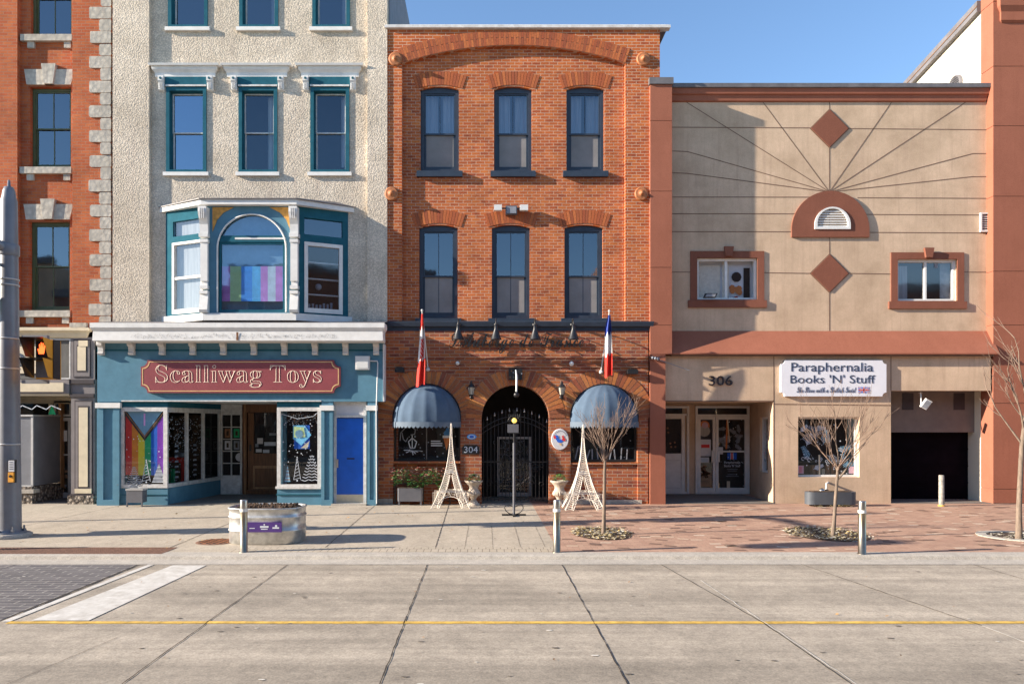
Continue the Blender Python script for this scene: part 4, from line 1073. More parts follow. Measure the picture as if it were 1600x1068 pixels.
lo0, lo1 = X(1271, YW), X(1327, YW); lz0 = Z(359, YW); lr = Z(323, YW) - Z(354, YW)
m.plate(arch_loop(ax0, ax1, zA, zB, Z(299, YW) - zB, 24), [arch_loop(lo0, lo1, lz0, lz0 + .06, lr, 16)], YW - .05, YW + .02); ha = m.build('arched_panel', tan)
m = MB('white_paint'); m.plate(arch_loop(lo0, lo1, lz0, lz0 + .06, lr, 16), [arch_loop(lo0 + .07, lo1 - .07, lz0 + .06, lz0 + .08, lr - .06, 14)], YW - .075, YW + .01)
m.box(lo0 + .05, lo1 - .05, YW + .012, YW + .02, lz0, lz0 + .4, 'roof_metal')
for k in range(7):
    zz = lz0 + .07 + k * .062; hw = math.sqrt(max(0, (lr - .06) ** 2 - max(0, zz - lz0 - .06) ** 2)) * ((lo1 - lo0) / 2 - .07) / (lr - .06)
    m.box((lo0 + lo1) / 2 - hw, (lo0 + lo1) / 2 + hw, YW - .045, YW + .01, zz, zz + .026)
m.build('louvre_vent', tan)
for (x0, x1, z0, z1), nm in ((wA, 0), (wB, 1)):
    m = MB('brown_trim'); e = .17
    m.plate(box_loop(x0 - e, x1 + e, z0 - .02, z1 + e), [box_loop(x0, x1, z0, z1)], YW - .028, YW + .02)
    m.box(x0 - e - .06, x1 + e + .06, YW - .05, YW + .05, z0 - .20, z0 - .02)
    xm = (x0 + x1) / 2 + (.02 if nm == 0 else 0.0); kz = z1 + .03
    m.plate([(xm - .08, kz), (xm + .08, kz), (xm + .12, z1 + e + .10), (xm - .12, z1 + e + .10)], [], YW - .11, YW - .04)
    sr = m.build('window_surround', tan)
    m = MB('white_paint'); yy = YW + .06; m.frame(x0, x1, yy, yy + .08, z0, z1, .06); m.box((x0 + x1) / 2 - .03, (x0 + x1) / 2 + .03, yy + .01, yy + .07, z0, z1); fr = m.build('window', tan)
    g = MB(); g.rect(x0 + .06, x1 - .06, z0 + .05, z1 - .05, yy + .05, 'glass_grey' if nm else 'glass_low'); g.build('glass', fr)
    if nm == 0:
        g = MB('fl_sky'); g.rect(x0, x1, z0, z1, yy + .2, 'sign_white'); g.rect(x0 + .1, (x0 + x1) / 2 - .1, z0, z1 - .12, yy + .18, 'wicker_white'); g.rect((x0 + x1) / 2 - .05, (x0 + x1) / 2 + .12, z0, z1, yy + .17, 'wicker_white')
        g.dot(x0 + 1.08, z0 + .62, .13, yy + .17, 'interior', 10); g.rect(x1 - .26, x1 - .1, z0, z1 - .2, yy + .175, 'interior')
        for k in range(9): g.dot(x0 + 1.05 + random.uniform(-.17, .17), z0 + .28 + random.uniform(-.10, .12), random.uniform(.04, .08), yy + .165 - .001 * k, 'cone', 7)
        for k in range(8): g.dot(x0 + 1.05 + random.uniform(-.25, .22), z0 + random.uniform(.03, .12), .035, yy + .16, random.choice(('fl_red', 'paper', 'fl_sky')), 6)
    else:
        g = MB('curtain'); g.rect(x0 + .1, x0 + .38, z0, z1 - .12, yy + .16, 'curtain'); g.rect(x1 - .3, x1, z0, z1, yy + .15, 'frost_dim'); g.rect(x0, x1, z0, z1, yy + .3, 'interior'); g.rect(x0 + 1.0, x0 + 1.09, z1 - .2, z1 - .08, yy + .04, 'frost_dim')
    g.build('room_behind', fr)
# top cornice
m = MB('brown_stucco'); zq_ = Z(160, YW)
m.molding(tx0 + .1, tx1 - .12, YW + .02, [(.02, zq_), (.07, zq_ + .02), (.09, zq_ + .15), (.13, zq_ + .17), (.15, zq_ + .30), (.0, zq_ + .30)])
m.molding(tx0 + .05, tx1 - .1, YW + .02, [(.14, zq_ + .30), (.19, zq_ + .31), (.19, zq_ + .41), (.0, zq_ + .43)], 'roof_metal'); m.build('cornice', tan)
m = MB('brown_stucco'); px0, px1 = X(1016, YP), X(1050, YP); zpt, zpb = Z(132, YP), Z(553, YP)
ys = [132, 189, 299, 418, 508, 553]
for a, b in zip(ys[:-1], ys[1:]): m.box(px0, px1, YP, YW + .3, Z(b, YP) + (.012 if b != 553 else 0), Z(a, YP))
m.box(px0 + .015, px1 - .015, YP + .015, YW + .3, zpb + .02, zpt, 'groove')
m.box(px0 - .03, px1 + .03, YP - .04, YW + .4, zpt, zpt + .16, 'roof_metal')
m.box(px0, X(1040, YP), YP + .01, YE, 0, zpb); m.build('brown_pier', tan)
# sloping brown band
zb0_, zb1_ = Z(553, 17.74), Z(517, YW)
m = MB('brown_stucco'); m.prism([(YW + .02, zb1_), (YW - .02, zb1_), (17.76, zb0_ + .03), (17.76, zb0_), (YW + .02, zb0_)], 'x', px1 + .002, X(1562, 17.76)); m.box(px1 + .01, tx1 - .05, 17.80, YW, zb0_ - .04, zb0_ - .002, 'groove'); m.build('sloped_band', tan)
# ground floor front
def Q(px): return X(px, YG)
m = MB('smooth_stucco'); zh = Z(627, YG); zt3 = zb0_ - .03
shop = box_loop(Q(1247), Q(1343), Z(745, YG), Z(651, YG))
out = [(Q(1208), 0), (Q(1392), 0), (Q(1392), Z(610, YG)), (Q(1548), Z(610, YG)), (Q(1548), zt3), (Q(1039), zt3), (Q(1039), zh), (Q(1208), zh)]
m.plate(out, [shop], YG, YG + .25); m.build('ground_floor_wall', tan)
g = MB('groove'); yv = YG - .004
g.ribbon([(Q(1209), 0), (Q(1209), zt3)], .02, yv); g.ribbon([(Q(1392), Z(610, YG)), (Q(1392), zt3)], .02, yv); g.ribbon([(Q(1209), Z(631, YG)), (Q(1392), Z(633, YG))], .025, yv); g.ribbon([(Q(1040), zh + .012), (Q(1209), zh + .012)], .03, yv); g.build('groove_lines', tan)
# shop window
m = MB('white_paint'); a_, b_, c_, d_ = Q(1247), Q(1343), Z(745, YG), Z(651, YG); yy = YG + .12; m.frame(a_, b_, yy, yy + .06, c_, d_, .05); m.box(a_ + (b_ - a_) * .38, a_ + (b_ - a_) * .38 + .03, yy + .01, yy + .05, c_, c_ + .55, 'cream_paint')
sw2 = m.build('display_window', tan)
g = MB('glass_low'); g.rect(a_ + .05, b_ - .05, c_ + .05, d_ - .05, yy + .03); g.build('glass', sw2)
g = MB('frost'); yq = yy + .022; snow(g, a_ + .08, b_ - .08, c_ + .08, d_ - .08, yq, 46, 'frost', (.006, .018))
def fern(g, x, z, ang, L, y, mat):
    dx, dz = math.cos(ang), math.sin(ang); g.ribbon([(x, z), (x + dx * L, z + dz * L)], .012, y, mat)
    for k in range(1, 8):
        t = k / 8; l2 = L * .33 * (1 - t * .6)
        for s_ in (-.8, .8): g.ribbon([(x + dx * L * t, z + dz * L * t), (x + dx * L * t + math.cos(ang + s_) * l2, z + dz * L * t + math.sin(ang + s_) * l2)], .016, y - .001, mat)
for i in range(15): fern(g, random.uniform(a_ + .1, b_ - .25), random.uniform(c_ + .15, d_ - .2), random.uniform(-.6, 2.9), random.uniform(.18, .42), yq, random.choice(('fl_sky', 'frost_dim', 'frost')))
for i in range(14): rr = random.uniform(.02, .05); x0 = random.uniform(a_ + .15, b_ - .4); z0 = random.uniform(c_ + .3, c_ + .5); g.ribbon([(x0 + rr * math.cos(t), z0 + rr * math.sin(t)) for t in range(6)], .012, yq - .003)
g.rect(a_ + .06, a_ + .20, c_ + .08, c_ + .28, yq - .004, 'pink_paper'); g.rect(b_ - .20, b_ - .07, c_ + .08, c_ + .26, yq - .004, 'pink_paper')
for px in (.10, .13, .16): g.rect(a_ + px - .01, a_ + px, c_ + .1, c_ + .26, yq - .006, 'fl_red')
g.box(a_, b_, yy + .5, yy + .55, c_ - .1, d_, 'interior'); g.box(a_, b_, yy + .1, yy + .5, c_ - .05, c_, 'warm_dim')
for k in range(7): g.box(a_ + .55 + k * .12, a_ + .63 + k * .12, yy + .3, yy + .4, c_, c_ + random.uniform(.1, .4), random.choice(('warm_dim', 'cream_paint', 'frost_dim')))
g.build('window_display', sw2)
# entrance recess
xw0, xw1 = X(1172, YE), Q(1208)
m = MB('smooth_stucco'); n0, n1 = Vector((xw1 - .0, YG + .25)), Vector((xw0, YE)); 
L_ = (n1 - n0).length; u = (n1 - n0).normalized(); m.T = Matrix(((u.x, -u.y, 0, n0.x), (u.y, u.x, 0, n0.y), (0, 0, 1, 0), (0, 0, 0, 1)))
m.plate(box_loop(0, L_, 0, zh + .1), [box_loop(.15, .95, .72, zh - .38)], -.2, 0)
m.T = None; m.build('return_wall', tan)
g = MB('white_paint'); g.T = Matrix(((u.x, -u.y, 0, n0.x), (u.y, u.x, 0, n0.y), (0, 0, 1, 0), (0, 0, 0, 1))); g.frame(.15, .95, -.16, -.06, .72, zh - .38, .05); sdw = g.build('side_window', tan)
g = MB('glass_low'); g.T = Matrix(((u.x, -u.y, 0, n0.x), (u.y, u.x, 0, n0.y), (0, 0, 1, 0), (0, 0, 0, 1))); g.rect(.2, .9, .77, zh - .43, -.08); g.rect(.15, .95, .72, zh - .38, -.19, 'interior')
for i in range(26): g.dot(random.uniform(.25, .85), random.uniform(.8, zh - .5), random.uniform(.02, .06), -.075, random.choice(('frost_dim', 'fl_sky', 'pink_paper')), 5)
g.build('glass', sdw)
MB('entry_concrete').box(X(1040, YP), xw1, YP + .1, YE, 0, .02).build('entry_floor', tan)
m = MB('smooth_stucco'); m.box(X(1036, YP), Q(1392) - .1, YG + .25, YE + .2, zh + .0, zh + .1); m.box(X(1030, YE), xw0 + .4, YE, YE + .2, 0, zh); m.box(X(1000, YE), X(1041, YP) - .02, YP + .3, YE, 0, zh); m.build('entry_back_wall', tan)
ze = lambda p: Z(p, YE)
m = MB('white_paint'); yy = YE - .06
m.frame(X(1026, YE), X(1076, YE), yy, YE, .02, ze(634), .06); m.box(X(1026, YE), X(1074, YE), yy, YE, ze(649), ze(646)); m.box(X(1026, YE), X(1068, YE), yy + .01, YE, .05, ze(708)); m.frame(X(1026, YE), X(1069, YE), yy - .01, YE, .05, ze(649), .09)
m.frame(X(1036, YE), X(1064, YE), yy, yy + .02, ze(762), ze(718), .02, 'old_white')
sdr = m.build('side_door', tan)
g = MB('glass_low'); g.rect(X(1026, YE), X(1065, YE), ze(706), ze(653), YE - .01); g.rect(X(1030, YE), X(1070, YE), ze(645), ze(636), YE - .01); g.build('glass', sdr)
g = MB('interior'); g.rect(X(1026, YE), X(1066, YE), ze(708), ze(636), YE - .005)
for i in range(6): g.dot(random.uniform(X(1040, YE), X(1062, YE)), random.uniform(ze(700), ze(660)), .03, YE - .012, 'warm_dim', 6)
g.build('door_backing', sdr)
m = MB('white_paint'); a_, b_, mid = X(1086, YE), X(1170, YE), X(1117, YE)
m.frame(a_, b_, yy, YE - .002, .02, ze(634), .06); m.box(a_ + .06, b_ - .06, yy, YE - .002, ze(651), ze(647)); zt4 = ze(651)
m.frame(a_ + .06, mid - .005, yy - .015, YE - .01, .06, zt4, .075, tb=.13); m.frame(mid + .005, b_ - .06, yy - .015, YE - .01, .06, zt4, .075, tb=.13)
m.box(mid + .08, b_ - .13, yy, YE - .02, ze(706), ze(703.5)); m.box(mid - .13, mid - .06, yy - .06, yy - .02, ze(722), ze(703), 'aluminium'); m.box(mid + .05, mid + .10, yy - .05, yy - .02, ze(721), ze(704))
ddr = m.build('double_door', tan)
g = MB('glass_low'); g.rect(a_ + .12, mid - .07, .17, zt4 - .07, YE - .03); g.rect(mid + .07, b_ - .12, .17, zt4 - .07, YE - .03); g.rect(a_ + .06, b_ - .06, ze(647), ze(635), YE - .03); g.build('glass', ddr)
g = MB('interior'); g.rect(a_, b_, .1, ze(634), YE - .004); yz = YE - .036
g.dot(X(1100, YE), ze(665), .15, yz, 'cone', 14); g.dot(X(1100, YE), ze(673), .16, yz - .001, 'curtain_white', 12); g.dot(X(1101, YE), ze(664), .09, yz - .002, 'pink_paper', 10)
g.rect(X(1093, YE), X(1110, YE), ze(712), ze(686), yz, 'paper'); g.rect(X(1095, YE), X(1108, YE), ze(699), ze(694), yz - .001, 'fl_red'); g.rect(X(1094, YE), X(1107, YE), ze(722), ze(714), yz, 'paper')
for k in range(3): g.rect(X(1095, YE), X(1106, YE), ze(716.5 + 2 * k), ze(715.8 + 2 * k), yz - .001, 'fl_sky')
for k in range(7): g.ribbon([(X(1100, YE) + random.uniform(-.15, .15), ze(735) + random.uniform(-.2, .2)) for _ in range(3)], .04, yz + .004, 'warm_dim')
for k in range(12): fern(g, X(random.uniform(1124, 1158), YE), ze(random.uniform(700, 662)), random.uniform(0, 6.2), .25, yz + .003 - .0006 * k, 'frost_dim')
snow(g, X(1122, YE), X(1162, YE), ze(760), ze(656), yz - .002, 24, 'frost', (.008, .018))
g.ribbon([(X(1136, YE), ze(655)), (X(1134, YE), ze(700))], .05, yz - .003, 'cone'); g.ribbon([(X(1136, YE), ze(655)), (X(1139, YE), ze(690))], .03, yz - .004, 'cream_paint')
g.rect(X(1121, YE), X(1129, YE), ze(709), ze(698), yz, 'paper')
# small union flag shield and writing on the lower glass
cxf, czf = X(1143, YE), ze(712); g.rect(cxf - .13, cxf + .13, czf - .09, czf + .09, yz, 'fl_blue'); g.rect(cxf - .04, cxf + .04, czf - .09, czf + .09, yz - .001, 'frost'); g.rect(cxf - .022, cxf + .022, czf - .09, czf + .09, yz - .002, 'fl_red')
g.text('Paraphernalia', X(1131, YE), X(1156, YE), ze(724.5), ze(720), yz, 'frost'); g.text("Books 'N' Stuff", X(1131, YE), X(1156, YE), ze(729), ze(725), yz, 'frost')
for k, ww in enumerate((17, 14, 0, 15, 20)):
    if ww: g.rect(X(1143.5 - ww / 2, YE), X(1143.5 + ww / 2, YE), ze(732.6 + k * 2.8), ze(731.8 + k * 2.8), yz, 'frost_dim')
g.rect(X(1135, YE), X(1140, YE), ze(765), ze(751), yz, 'cream_paint'); g.build('door_decoration', ddr)
# garage opening
YK = 18.62; ga, gb = Q(1392), Q(1548)
m = MB('garage_wall'); zk1 = Z(675, YK); m.box(ga - .1, gb + .1, YK, YK + .2, zk1, Z(606, YG) + .2); m.box(ga - .05, ga, YG + .25, YK, 0, 3.1, 'smooth_stucco'); m.box(ga, gb, YG + .25, YK + .1, Z(610, YG) + .01, Z(610, YG) + .1, 'garage_wall')
for px in (1418, 1498): m.box(X(px - 8, YK), X(px + 9, YK), YK - .012, YK, Z(640, YK), Z(614, YK), 'dark_trim')
m.build('garage_recess', tan)
m = MB('garage_dark'); m.box(ga - .1, gb + .1, YK + .25, YK + .3, 0, zk1 + .1)
for k in range(1, 4): m.box(ga - .1, gb + .1, YK + .235, YK + .25, zk1 * k / 4 - .01, zk1 * k / 4 + .01)
m.box(X(1530, YK), gb + .1, YK + .1, YK + .25, 0, zk1); m.build('garage_door', tan)
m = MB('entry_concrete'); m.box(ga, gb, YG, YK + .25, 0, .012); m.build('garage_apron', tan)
m = MB('plastic_white'); a_, b_, c_, d_ = X(1530, YW), X(1551, YW), Z(363, YW), Z(333, YW); m.frame(a_, b_, YW - .06, YW + .01, c_, d_, .035); m.box(a_, b_, YW - .012, YW - .002, c_, d_, 'roof_metal')
for k in range(7): m.prism([(YW - .05, c_ + .045 + k * .056), (YW - .045, c_ + .055 + k * .056), (YW - .01, c_ + .08 + k * .056), (YW - .01, c_ + .07 + k * .056)], 'x', a_ + .035, b_ - .035)
m.build('wall_vent', tan)
m = MB('roof_metal'); m.box(px0 + .1, tx1, YW + .36, 30, ztp - .4, ztp - .3); m.build('flat_roof', tan); MB('smooth_stucco').box(px0 + .1, tx1, 29.8, 30, 0, ztp - .4).build('back_wall', tan)

# ================================================================ brown tower building (right edge)
YTW = 17.90; tow = thing('tower_building', (X(1600, YTW), YTW, 0), 'tall red brown stucco building at right edge with cream side wall and sloping coping', 'building')
wx0 = X(1552, YTW); wx1 = wx0 + 6
m = MB('brown_stucco'); ys = [-60, 102, 195, 307, 420, 508, 630, 762, 800]; ys = [-60, 3, 104, 197, 307, 424, 508, 630, 764]
zz = [Z(y, YTW) for y in ys] + [0]
for a, b in zip(zz[:-1], zz[1:]): m.box(wx0, wx1, YTW, YTW + .45, b + .014, a)
m.box(wx0 + .014, wx1, YTW + .014, YTW + .44, 0, zz[0] - .02, 'groove'); m.build('front_wall', tow)
m = MB('brown_stucco'); m.molding(wx0 + .22, wx1, YTW + .01, [(.02, Z(36, YTW)), (.06, Z(33, YTW)), (.06, Z(20, YTW)), (.12, Z(12, YTW)), (.14, Z(-10, YTW)), (0, Z(-12, YTW))]); m.build('capital', tow)
m = MB('cream_stucco'); yA, yB = YTW + .45, 34; zAq, zBq = 12.55, 9.9
m.prism([(yA, 0), (yB, 0), (yB, zBq), (yA, zAq)], 'x', wx0 + .02, wx0 + .3); m.box(wx0 + .3, wx1, yB - .3, yB, 0, 9.8); m.box(wx1 - .3, wx1, yA, yB - .3, 0, 9.8); m.build('side_wall', tow)
m = MB('roof_metal'); m.prism([(yA, zAq - .02), (yB, zBq - .02), (yB, zBq + .26), (yA, zAq + .26)], 'x', wx0 - .10, wx0 + .34); m.prism([(yA, zAq + .10), (yB, zBq + .10), (yB, zBq + .13), (yA, zAq + .13)], 'x', wx0 - .115, wx0 - .10, 'groove'); m.build('coping', tow)
m = MB('roof_metal'); yv_ = F * wx0 / (1494 - 760); zv = Z(133, yv_); m.T = Matrix.Translation((wx0, yv_, zv)) @ Matrix.Rotation(R(-90), 4, 'Z')
m.ylathe([(.25, -.1), (.25, .06), (.21, .07), (.20, .02)], (0, 0, 0), n=24)
for k in range(-3, 4): hw = math.sqrt(.2 ** 2 - (k * .055) ** 2); m.box(-hw, hw, -.06, -.03, k * .055 - .01, k * .055 + .012)
m.T = None; m.build('round_vent', tow)
m = MB('roof_metal').box(wx0 + .31, wx1 - .31, yA, yB - .31, 9.4, 9.5).build('flat_roof', tow)

# ================================================================ red brick building with stone quoins (left edge)
YL, YLR = 17.80, 17.93
old = thing('old_brick_building', (X(80, YL), YL, 0), 'weathered red brick building with pale stone corner blocks at the left edge', 'building')
ox1 = X(174, YL); ox0 = ox1 - 9.0; ztL = ztS - .6; zl0 = Z(516, YL)
m = MB('brick_left'); m.box(X(113, YL), ox1, YL, YLR + .25, zl0, ztL); m.build('brick_pier', old)
m = MB('brick_left'); m.box(ox0, X(27, YL), YL, YLR + .25, zl0, ztL); m.build('brick_pier', old)
hL = [(X(46, YLR), X(109, YLR), Z(485, YLR), Z(346, YLR)), (X(47, YLR), X(111, YLR), Z(262, YLR), Z(136, YLR)), (X(48, YLR), X(112, YLR), Z(56, YLR), Z(-70, YLR))]
m = MB('brick_left'); m.plate(box_loop(X(26, YLR), X(114, YLR), zl0, ztL), [box_loop(*h) for h in hL], YLR, YLR + .3); m.build('brick_wall', old)
for k, (x0, x1, z0, z1) in enumerate(hL):
    sash(old, x0, x1, z0, z1, YLR, 'green_frame', .07, 0, None, 'glass_blue', 'glass_blue', True, .10, st=.04, muntin_lo=True, mt=.02)
    m = MB('limestone'); m.box(x0 - .20, x1 + .06, YLR - .10, YLR + .1, z0 - .17, z0 - .01); m.box(x0 - .05, x0 + .12, YLR - .06, YLR + .02, z0 - .33, z0 - .17); m.box(x1 - .16, x1 + .01, YLR - .06, YLR + .02, z0 - .33, z0 - .17); m.build('stone_sill', old)
    m = MB('limestone'); zt = z1 + .04; m.plate([(x0 - .06, zt), (x1 + .02, zt), (x1 + .12, zt + .38), (x0 - .12, zt + .38)], [], YLR - .05, YLR + .02)
    xm = (x0 + x1) / 2; m.plate([(xm - .11, zt - .0), (xm + .11, zt - .0), (xm + .18, zt + .50), (xm - .18, zt + .50)], [], YLR - .10, YLR + .0); m.build('stone_lintel', old)
m = MB('limestone'); y = -8.0 - 19.3 * 8; k = 0
while y < 498:
    x0 = X(140 if k % 2 else 156, YL) + random.uniform(-.02, .03); jx = random.uniform(-.01, .02)
    a, b = Z(y + 18.2, YL), Z(y, YL); c = .02 + random.uniform(0, .02)
    m.plate([(x0 + c, a), (ox1 + .0 - c * .4, a), (ox1 + .0, a + c), (ox1 + .0, b - c), (ox1 - c * .4, b), (x0 + c, b), (x0, b - c), (x0, a + c)], [], YL - .03 + jx, YL + .02)
    y += 19.3; k += 1
m.build('quoin_stones', old)
m = MB('limestone'); m.box(X(112, YL), X(138, YL), YL - .1, YL + .1, Z(512, YL), Z(505, YL)); m.build('stone_block', old)
# its shop front
m = MB('cream_paint'); m.molding(ox0, X(140, YL) - .1, YL + .02, [(.02, Z(528, YL)), (.05, Z(526, YL)), (.08, Z(520, YL)), (.16, Z(517, YL)), (.16, Z(513, YL)), (.0, Z(511, YL))]); m.build('shop_cornice', old)
m = MB('grey_board'); m.box(ox0, X(148, YL), YL + .03, YL + .2, Z(592, YL), Z(526, YL)); m.frame(X(77, YL), X(110, YL), YL, YL + .04, Z(592, YL), Z(529, YL), .03, 'old_white'); m.build('sign_board_backing', old)
zs0, zs1 = Z(615, YL), Z(593, YL)
m = MB('mauve_grey'); m.box(ox0, X(110, YL), YL - .06, YL + .1, zs0, zs1); m.box(ox0 + .1, X(102, YL), YL - .09, YL - .05, Z(612, YL), Z(598, YL), 'cream_paint'); m.box(ox0, X(109, YL), YL - .03, YL + 1.4, Z(616, YL) - .03, zs0, 'cream_paint')
m.box(ox0, X(110, YL), YL + 1.3, YL + 1.5, Z(628, YL), zs0, 'cream_paint'); m.build('shop_fascia', old)
m = MB('mauve_grey'); a_, b_ = X(111, YL), X(148, YL)
m.box(a_, b_, YL - .0, YL + .3, .2, Z(527, YL))
def panel(px0, px1, py0, py1, rings):
    c = ['dark_trim', 'mauve_grey', 'dark_trim', 'cream_paint']
    for i in range(rings):
        t = [0, 1.5, 5.5, 7][i]; m.box(X(px0 + t, YL), X(px1 - t, YL), YL - .012 - .006 * i, YL, Z(py1 - t * 1.6, YL), Z(py0 + t * 1.6, YL), c[i])
panel(115, 142, 530, 590, 4); panel(117, 145, 625, 771, 4); m.box(a_, b_ + .0, YL - .05, YL, Z(599, YL), Z(593, YL), 'dark_trim'); m.box(a_, b_, YL - .05, YL, Z(620, YL), Z(615, YL), 'dark_trim')
m.box(a_, b_, YL - .06, YL, Z(774, YL), Z(771, YL), 'dark_trim'); m.box(X(124, YL), X(138, YL), YL - .04, YL - .01, Z(541, YL), Z(532, YL), 'cream_paint'); m.box(X(118, YL), X(144, YL), YL - .04, YL - .01, Z(770, YL), Z(763, YL), 'cream_paint'); m.build('panelled_pilaster', old)
m = MB('rubble_stone'); m.box(a_ - .05, b_, YL - .07, YL + .3, 0, .21); m.build('pilaster_base', old)
ybk = YL + 1.35; xr_ = X(50, YL)
m = MB('rubble_stone'); m.box(ox0, xr_, YL, YL + .15, 0, Z(760, YL)); m.box(xr_ - .15, xr_, YL + .15, ybk, 0, Z(760, YL)); m.box(ox0, xr_ + .06, YL - .04, YL + .2, Z(770, YL), Z(764, YL), 'kerb_concrete'); m.build('stone_stall_riser', old)
m = MB('aluminium'); zw0, zw1 = Z(759, YL), Z(650, YL); m.box(ox0, xr_ + .02, YL + .0, YL + .06, zw1, zw1 + .04); m.box(xr_ - .03, xr_ + .01, YL + .01, ybk, zw1, zw1 + .04); m.box(xr_ - .04, xr_ + .01, YL + .02, YL + .06, zw0, zw1); m.box(ox0, xr_, YL + .02, YL + .06, zw0 - .02, zw0 + .02); m.box(xr_ - .06, xr_ + .012, ybk - .16, ybk, .3, Z(628, YL), 'wood_pale')
shw = m.build('display_window', old)
g = MB(); g.rect(ox0, xr_, zw0, zw1, YL + .04, 'pole_grey'); g.add([(xr_ - .01, YL + .06, zw0), (xr_ - .01, ybk - .1, zw0), (xr_ - .01, ybk - .1, zw1), (xr_ - .01, YL + .06, zw1)], [(0, 1, 2, 3)], 'pole_grey'); g.build('grey_pane', shw)  # opaque panes; the return pane's grey reflection is put into the colour
g = MB('glass_low'); g.rect(ox0, xr_, zw1 + .04, Z(628, YL), YL + .05); g.rect(ox0, X(75, ybk), zw1 - .5, Z(628, YL), ybk - .03, 'interior')
for k in range(26): x = ox0 + 4.6 + k * .12; g.ribbon([(x, Z(633, YL) - .05 * (k % 3)), (x + .12, Z(633, YL) - .05 * ((k + 1) % 3))], .02, YL + .04, 'frost')
g.add([(X(60, YL), YL + .4, zw1 + .05), (X(72, YL), YL + .4, zw1 + .05), (X(66, YL), YL + .4, zw1 + .3)], [(0, 1, 2)], 'fl_green'); g.build('transom_glass', shw)
zd = lambda p: Z(p, ybk)
m = MB('aluminium'); a_, b_ = X(84, ybk), X(113, ybk); m.frame(a_, b_, ybk - .05, ybk, .02, zd(652), .09, tb=.14); m.frame(a_ + .03, b_, ybk - .05, ybk, zd(650), zd(626), .05); m.box(a_, b_, ybk - .04, ybk, zd(711), zd(709)); odr = m.build('glass_door', old)
g = MB('glass_low'); g.rect(a_, b_, .1, zd(630), ybk - .02); g.build('glass', odr)
g = MB('interior'); g.rect(a_ - .2, b_ + .5, 0, zd(622), ybk + .02)
for k in range(12): g.rect(*(lambda x, z: (x, x + .12, z, z + .06))(random.uniform(a_ + .1, b_ - .2), random.uniform(.2, .8)), ybk + .01 - .0005 * k, random.choice(('warm_dim', 'frost_dim', 'interior_warm')))
g.rect(X(98, ybk), X(106, ybk), zd(689), zd(672), ybk - .03, 'paper'); g.build('door_notice', odr)
m = MB('wood_pale'); m.box(X(78, ybk), X(83, ybk), ybk - .06, ybk, .25, zd(626), 'cream_paint'); m.build('door_post', old)
MB('entry_concrete').box(xr_, X(111, YL), YL + .05, ybk, 0, .012).build('entry_floor', old)
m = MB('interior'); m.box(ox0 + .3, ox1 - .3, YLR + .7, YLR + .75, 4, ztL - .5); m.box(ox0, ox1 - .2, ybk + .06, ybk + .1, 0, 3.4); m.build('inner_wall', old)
shell(old, ox0, ox1, YLR + .3, 9, ztL, 'brick_left')

# ================================================================ signs, lamps, flags and awnings on the fronts
def notch(x0, x1, z0, z1, r, n=5, pad=0.0):
    P = []
    for cx_, cz_, a0 in ((x0, z0, 90), (x1, z0, 180), (x1, z1, 270), (x0, z1, 0)):
        for i in range(n + 1):
            a = R(a0 - 90 * i / n); P.append((cx_ + r * math.cos(a), cz_ + r * math.sin(a)))
    return P
ys_ = YF - .05
t = thing('shop_sign', (X(376, ys_), ys_, Z(613, ys_)), 'long burgundy board lettered Scalliwag Toys on the teal fascia', 'sign')
def loop_notch(x0, x1, z0, z1, r, s=.0):
    """board outline with scooped corners"""
    P = []
    n = 5
    for (cx_, cz_, a0, a1) in ((x0, z0, 90, 0), (x1, z0, 180, 90), (x1, z1, 270, 180), (x0, z1, 360, 270)):
        for i in range(n + 1):
            a = R(a0 + (a1 - a0) * i / n); P.append((cx_ + r * math.cos(a), cz_ + r * math.sin(a)))
    return P
a, b, c, d = X(221, ys_), X(532, ys_), Z(613.5, ys_), Z(562.5, ys_)
m = MB('burgundy'); m.plate(loop_notch(a, b, c, d, .16), [], ys_ - .03, YF - .001); m.build('board', t)
m = MB('gold_paint'); m.plate(loop_notch(a + .035, b - .035, c + .035, d - .035, .16), [loop_notch(a + .055, b - .055, c + .055, d - .055, .16)], ys_ - .034, ys_ - .031); m.build('gold_line', t)
m = MB('letter_cream'); m.text('Scalliwag Toys', X(244, ys_), X(503, ys_), Z(605.5, ys_), Z(570, ys_), ys_ - .034, None, 'bold', .003, outline=.0095, bold=-.016); m.build('lettering', t)
# white wall lamp and conduit next to it
yl = YF - .16
t = thing('floodlight', (X(566, yl), yl, Z(577, yl)), 'boxy white floodlight on the teal fascia right of the burgundy sign', 'floodlight')
m = MB('plastic_white'); m.box(X(555, yl), X(577, yl), yl, yl + .13, Z(577, yl), Z(556, yl)); m.box(X(557, yl), X(575, yl), yl - .012, yl, Z(575, yl), Z(558, yl)); m.build('housing', t)
m = MB('plastic_white'); m.tube([(X(577, yl), yl + .08, Z(563, yl)), (X(588, yl), YF - .03, Z(563, yl)), (X(589, yl), YF - .03, Z(566, yl)), (X(589, YF), YF - .10, Z(640, YF)), (X(589.5, YF), YF - .10, .05)], .016, n=6); m.build('conduit', t)
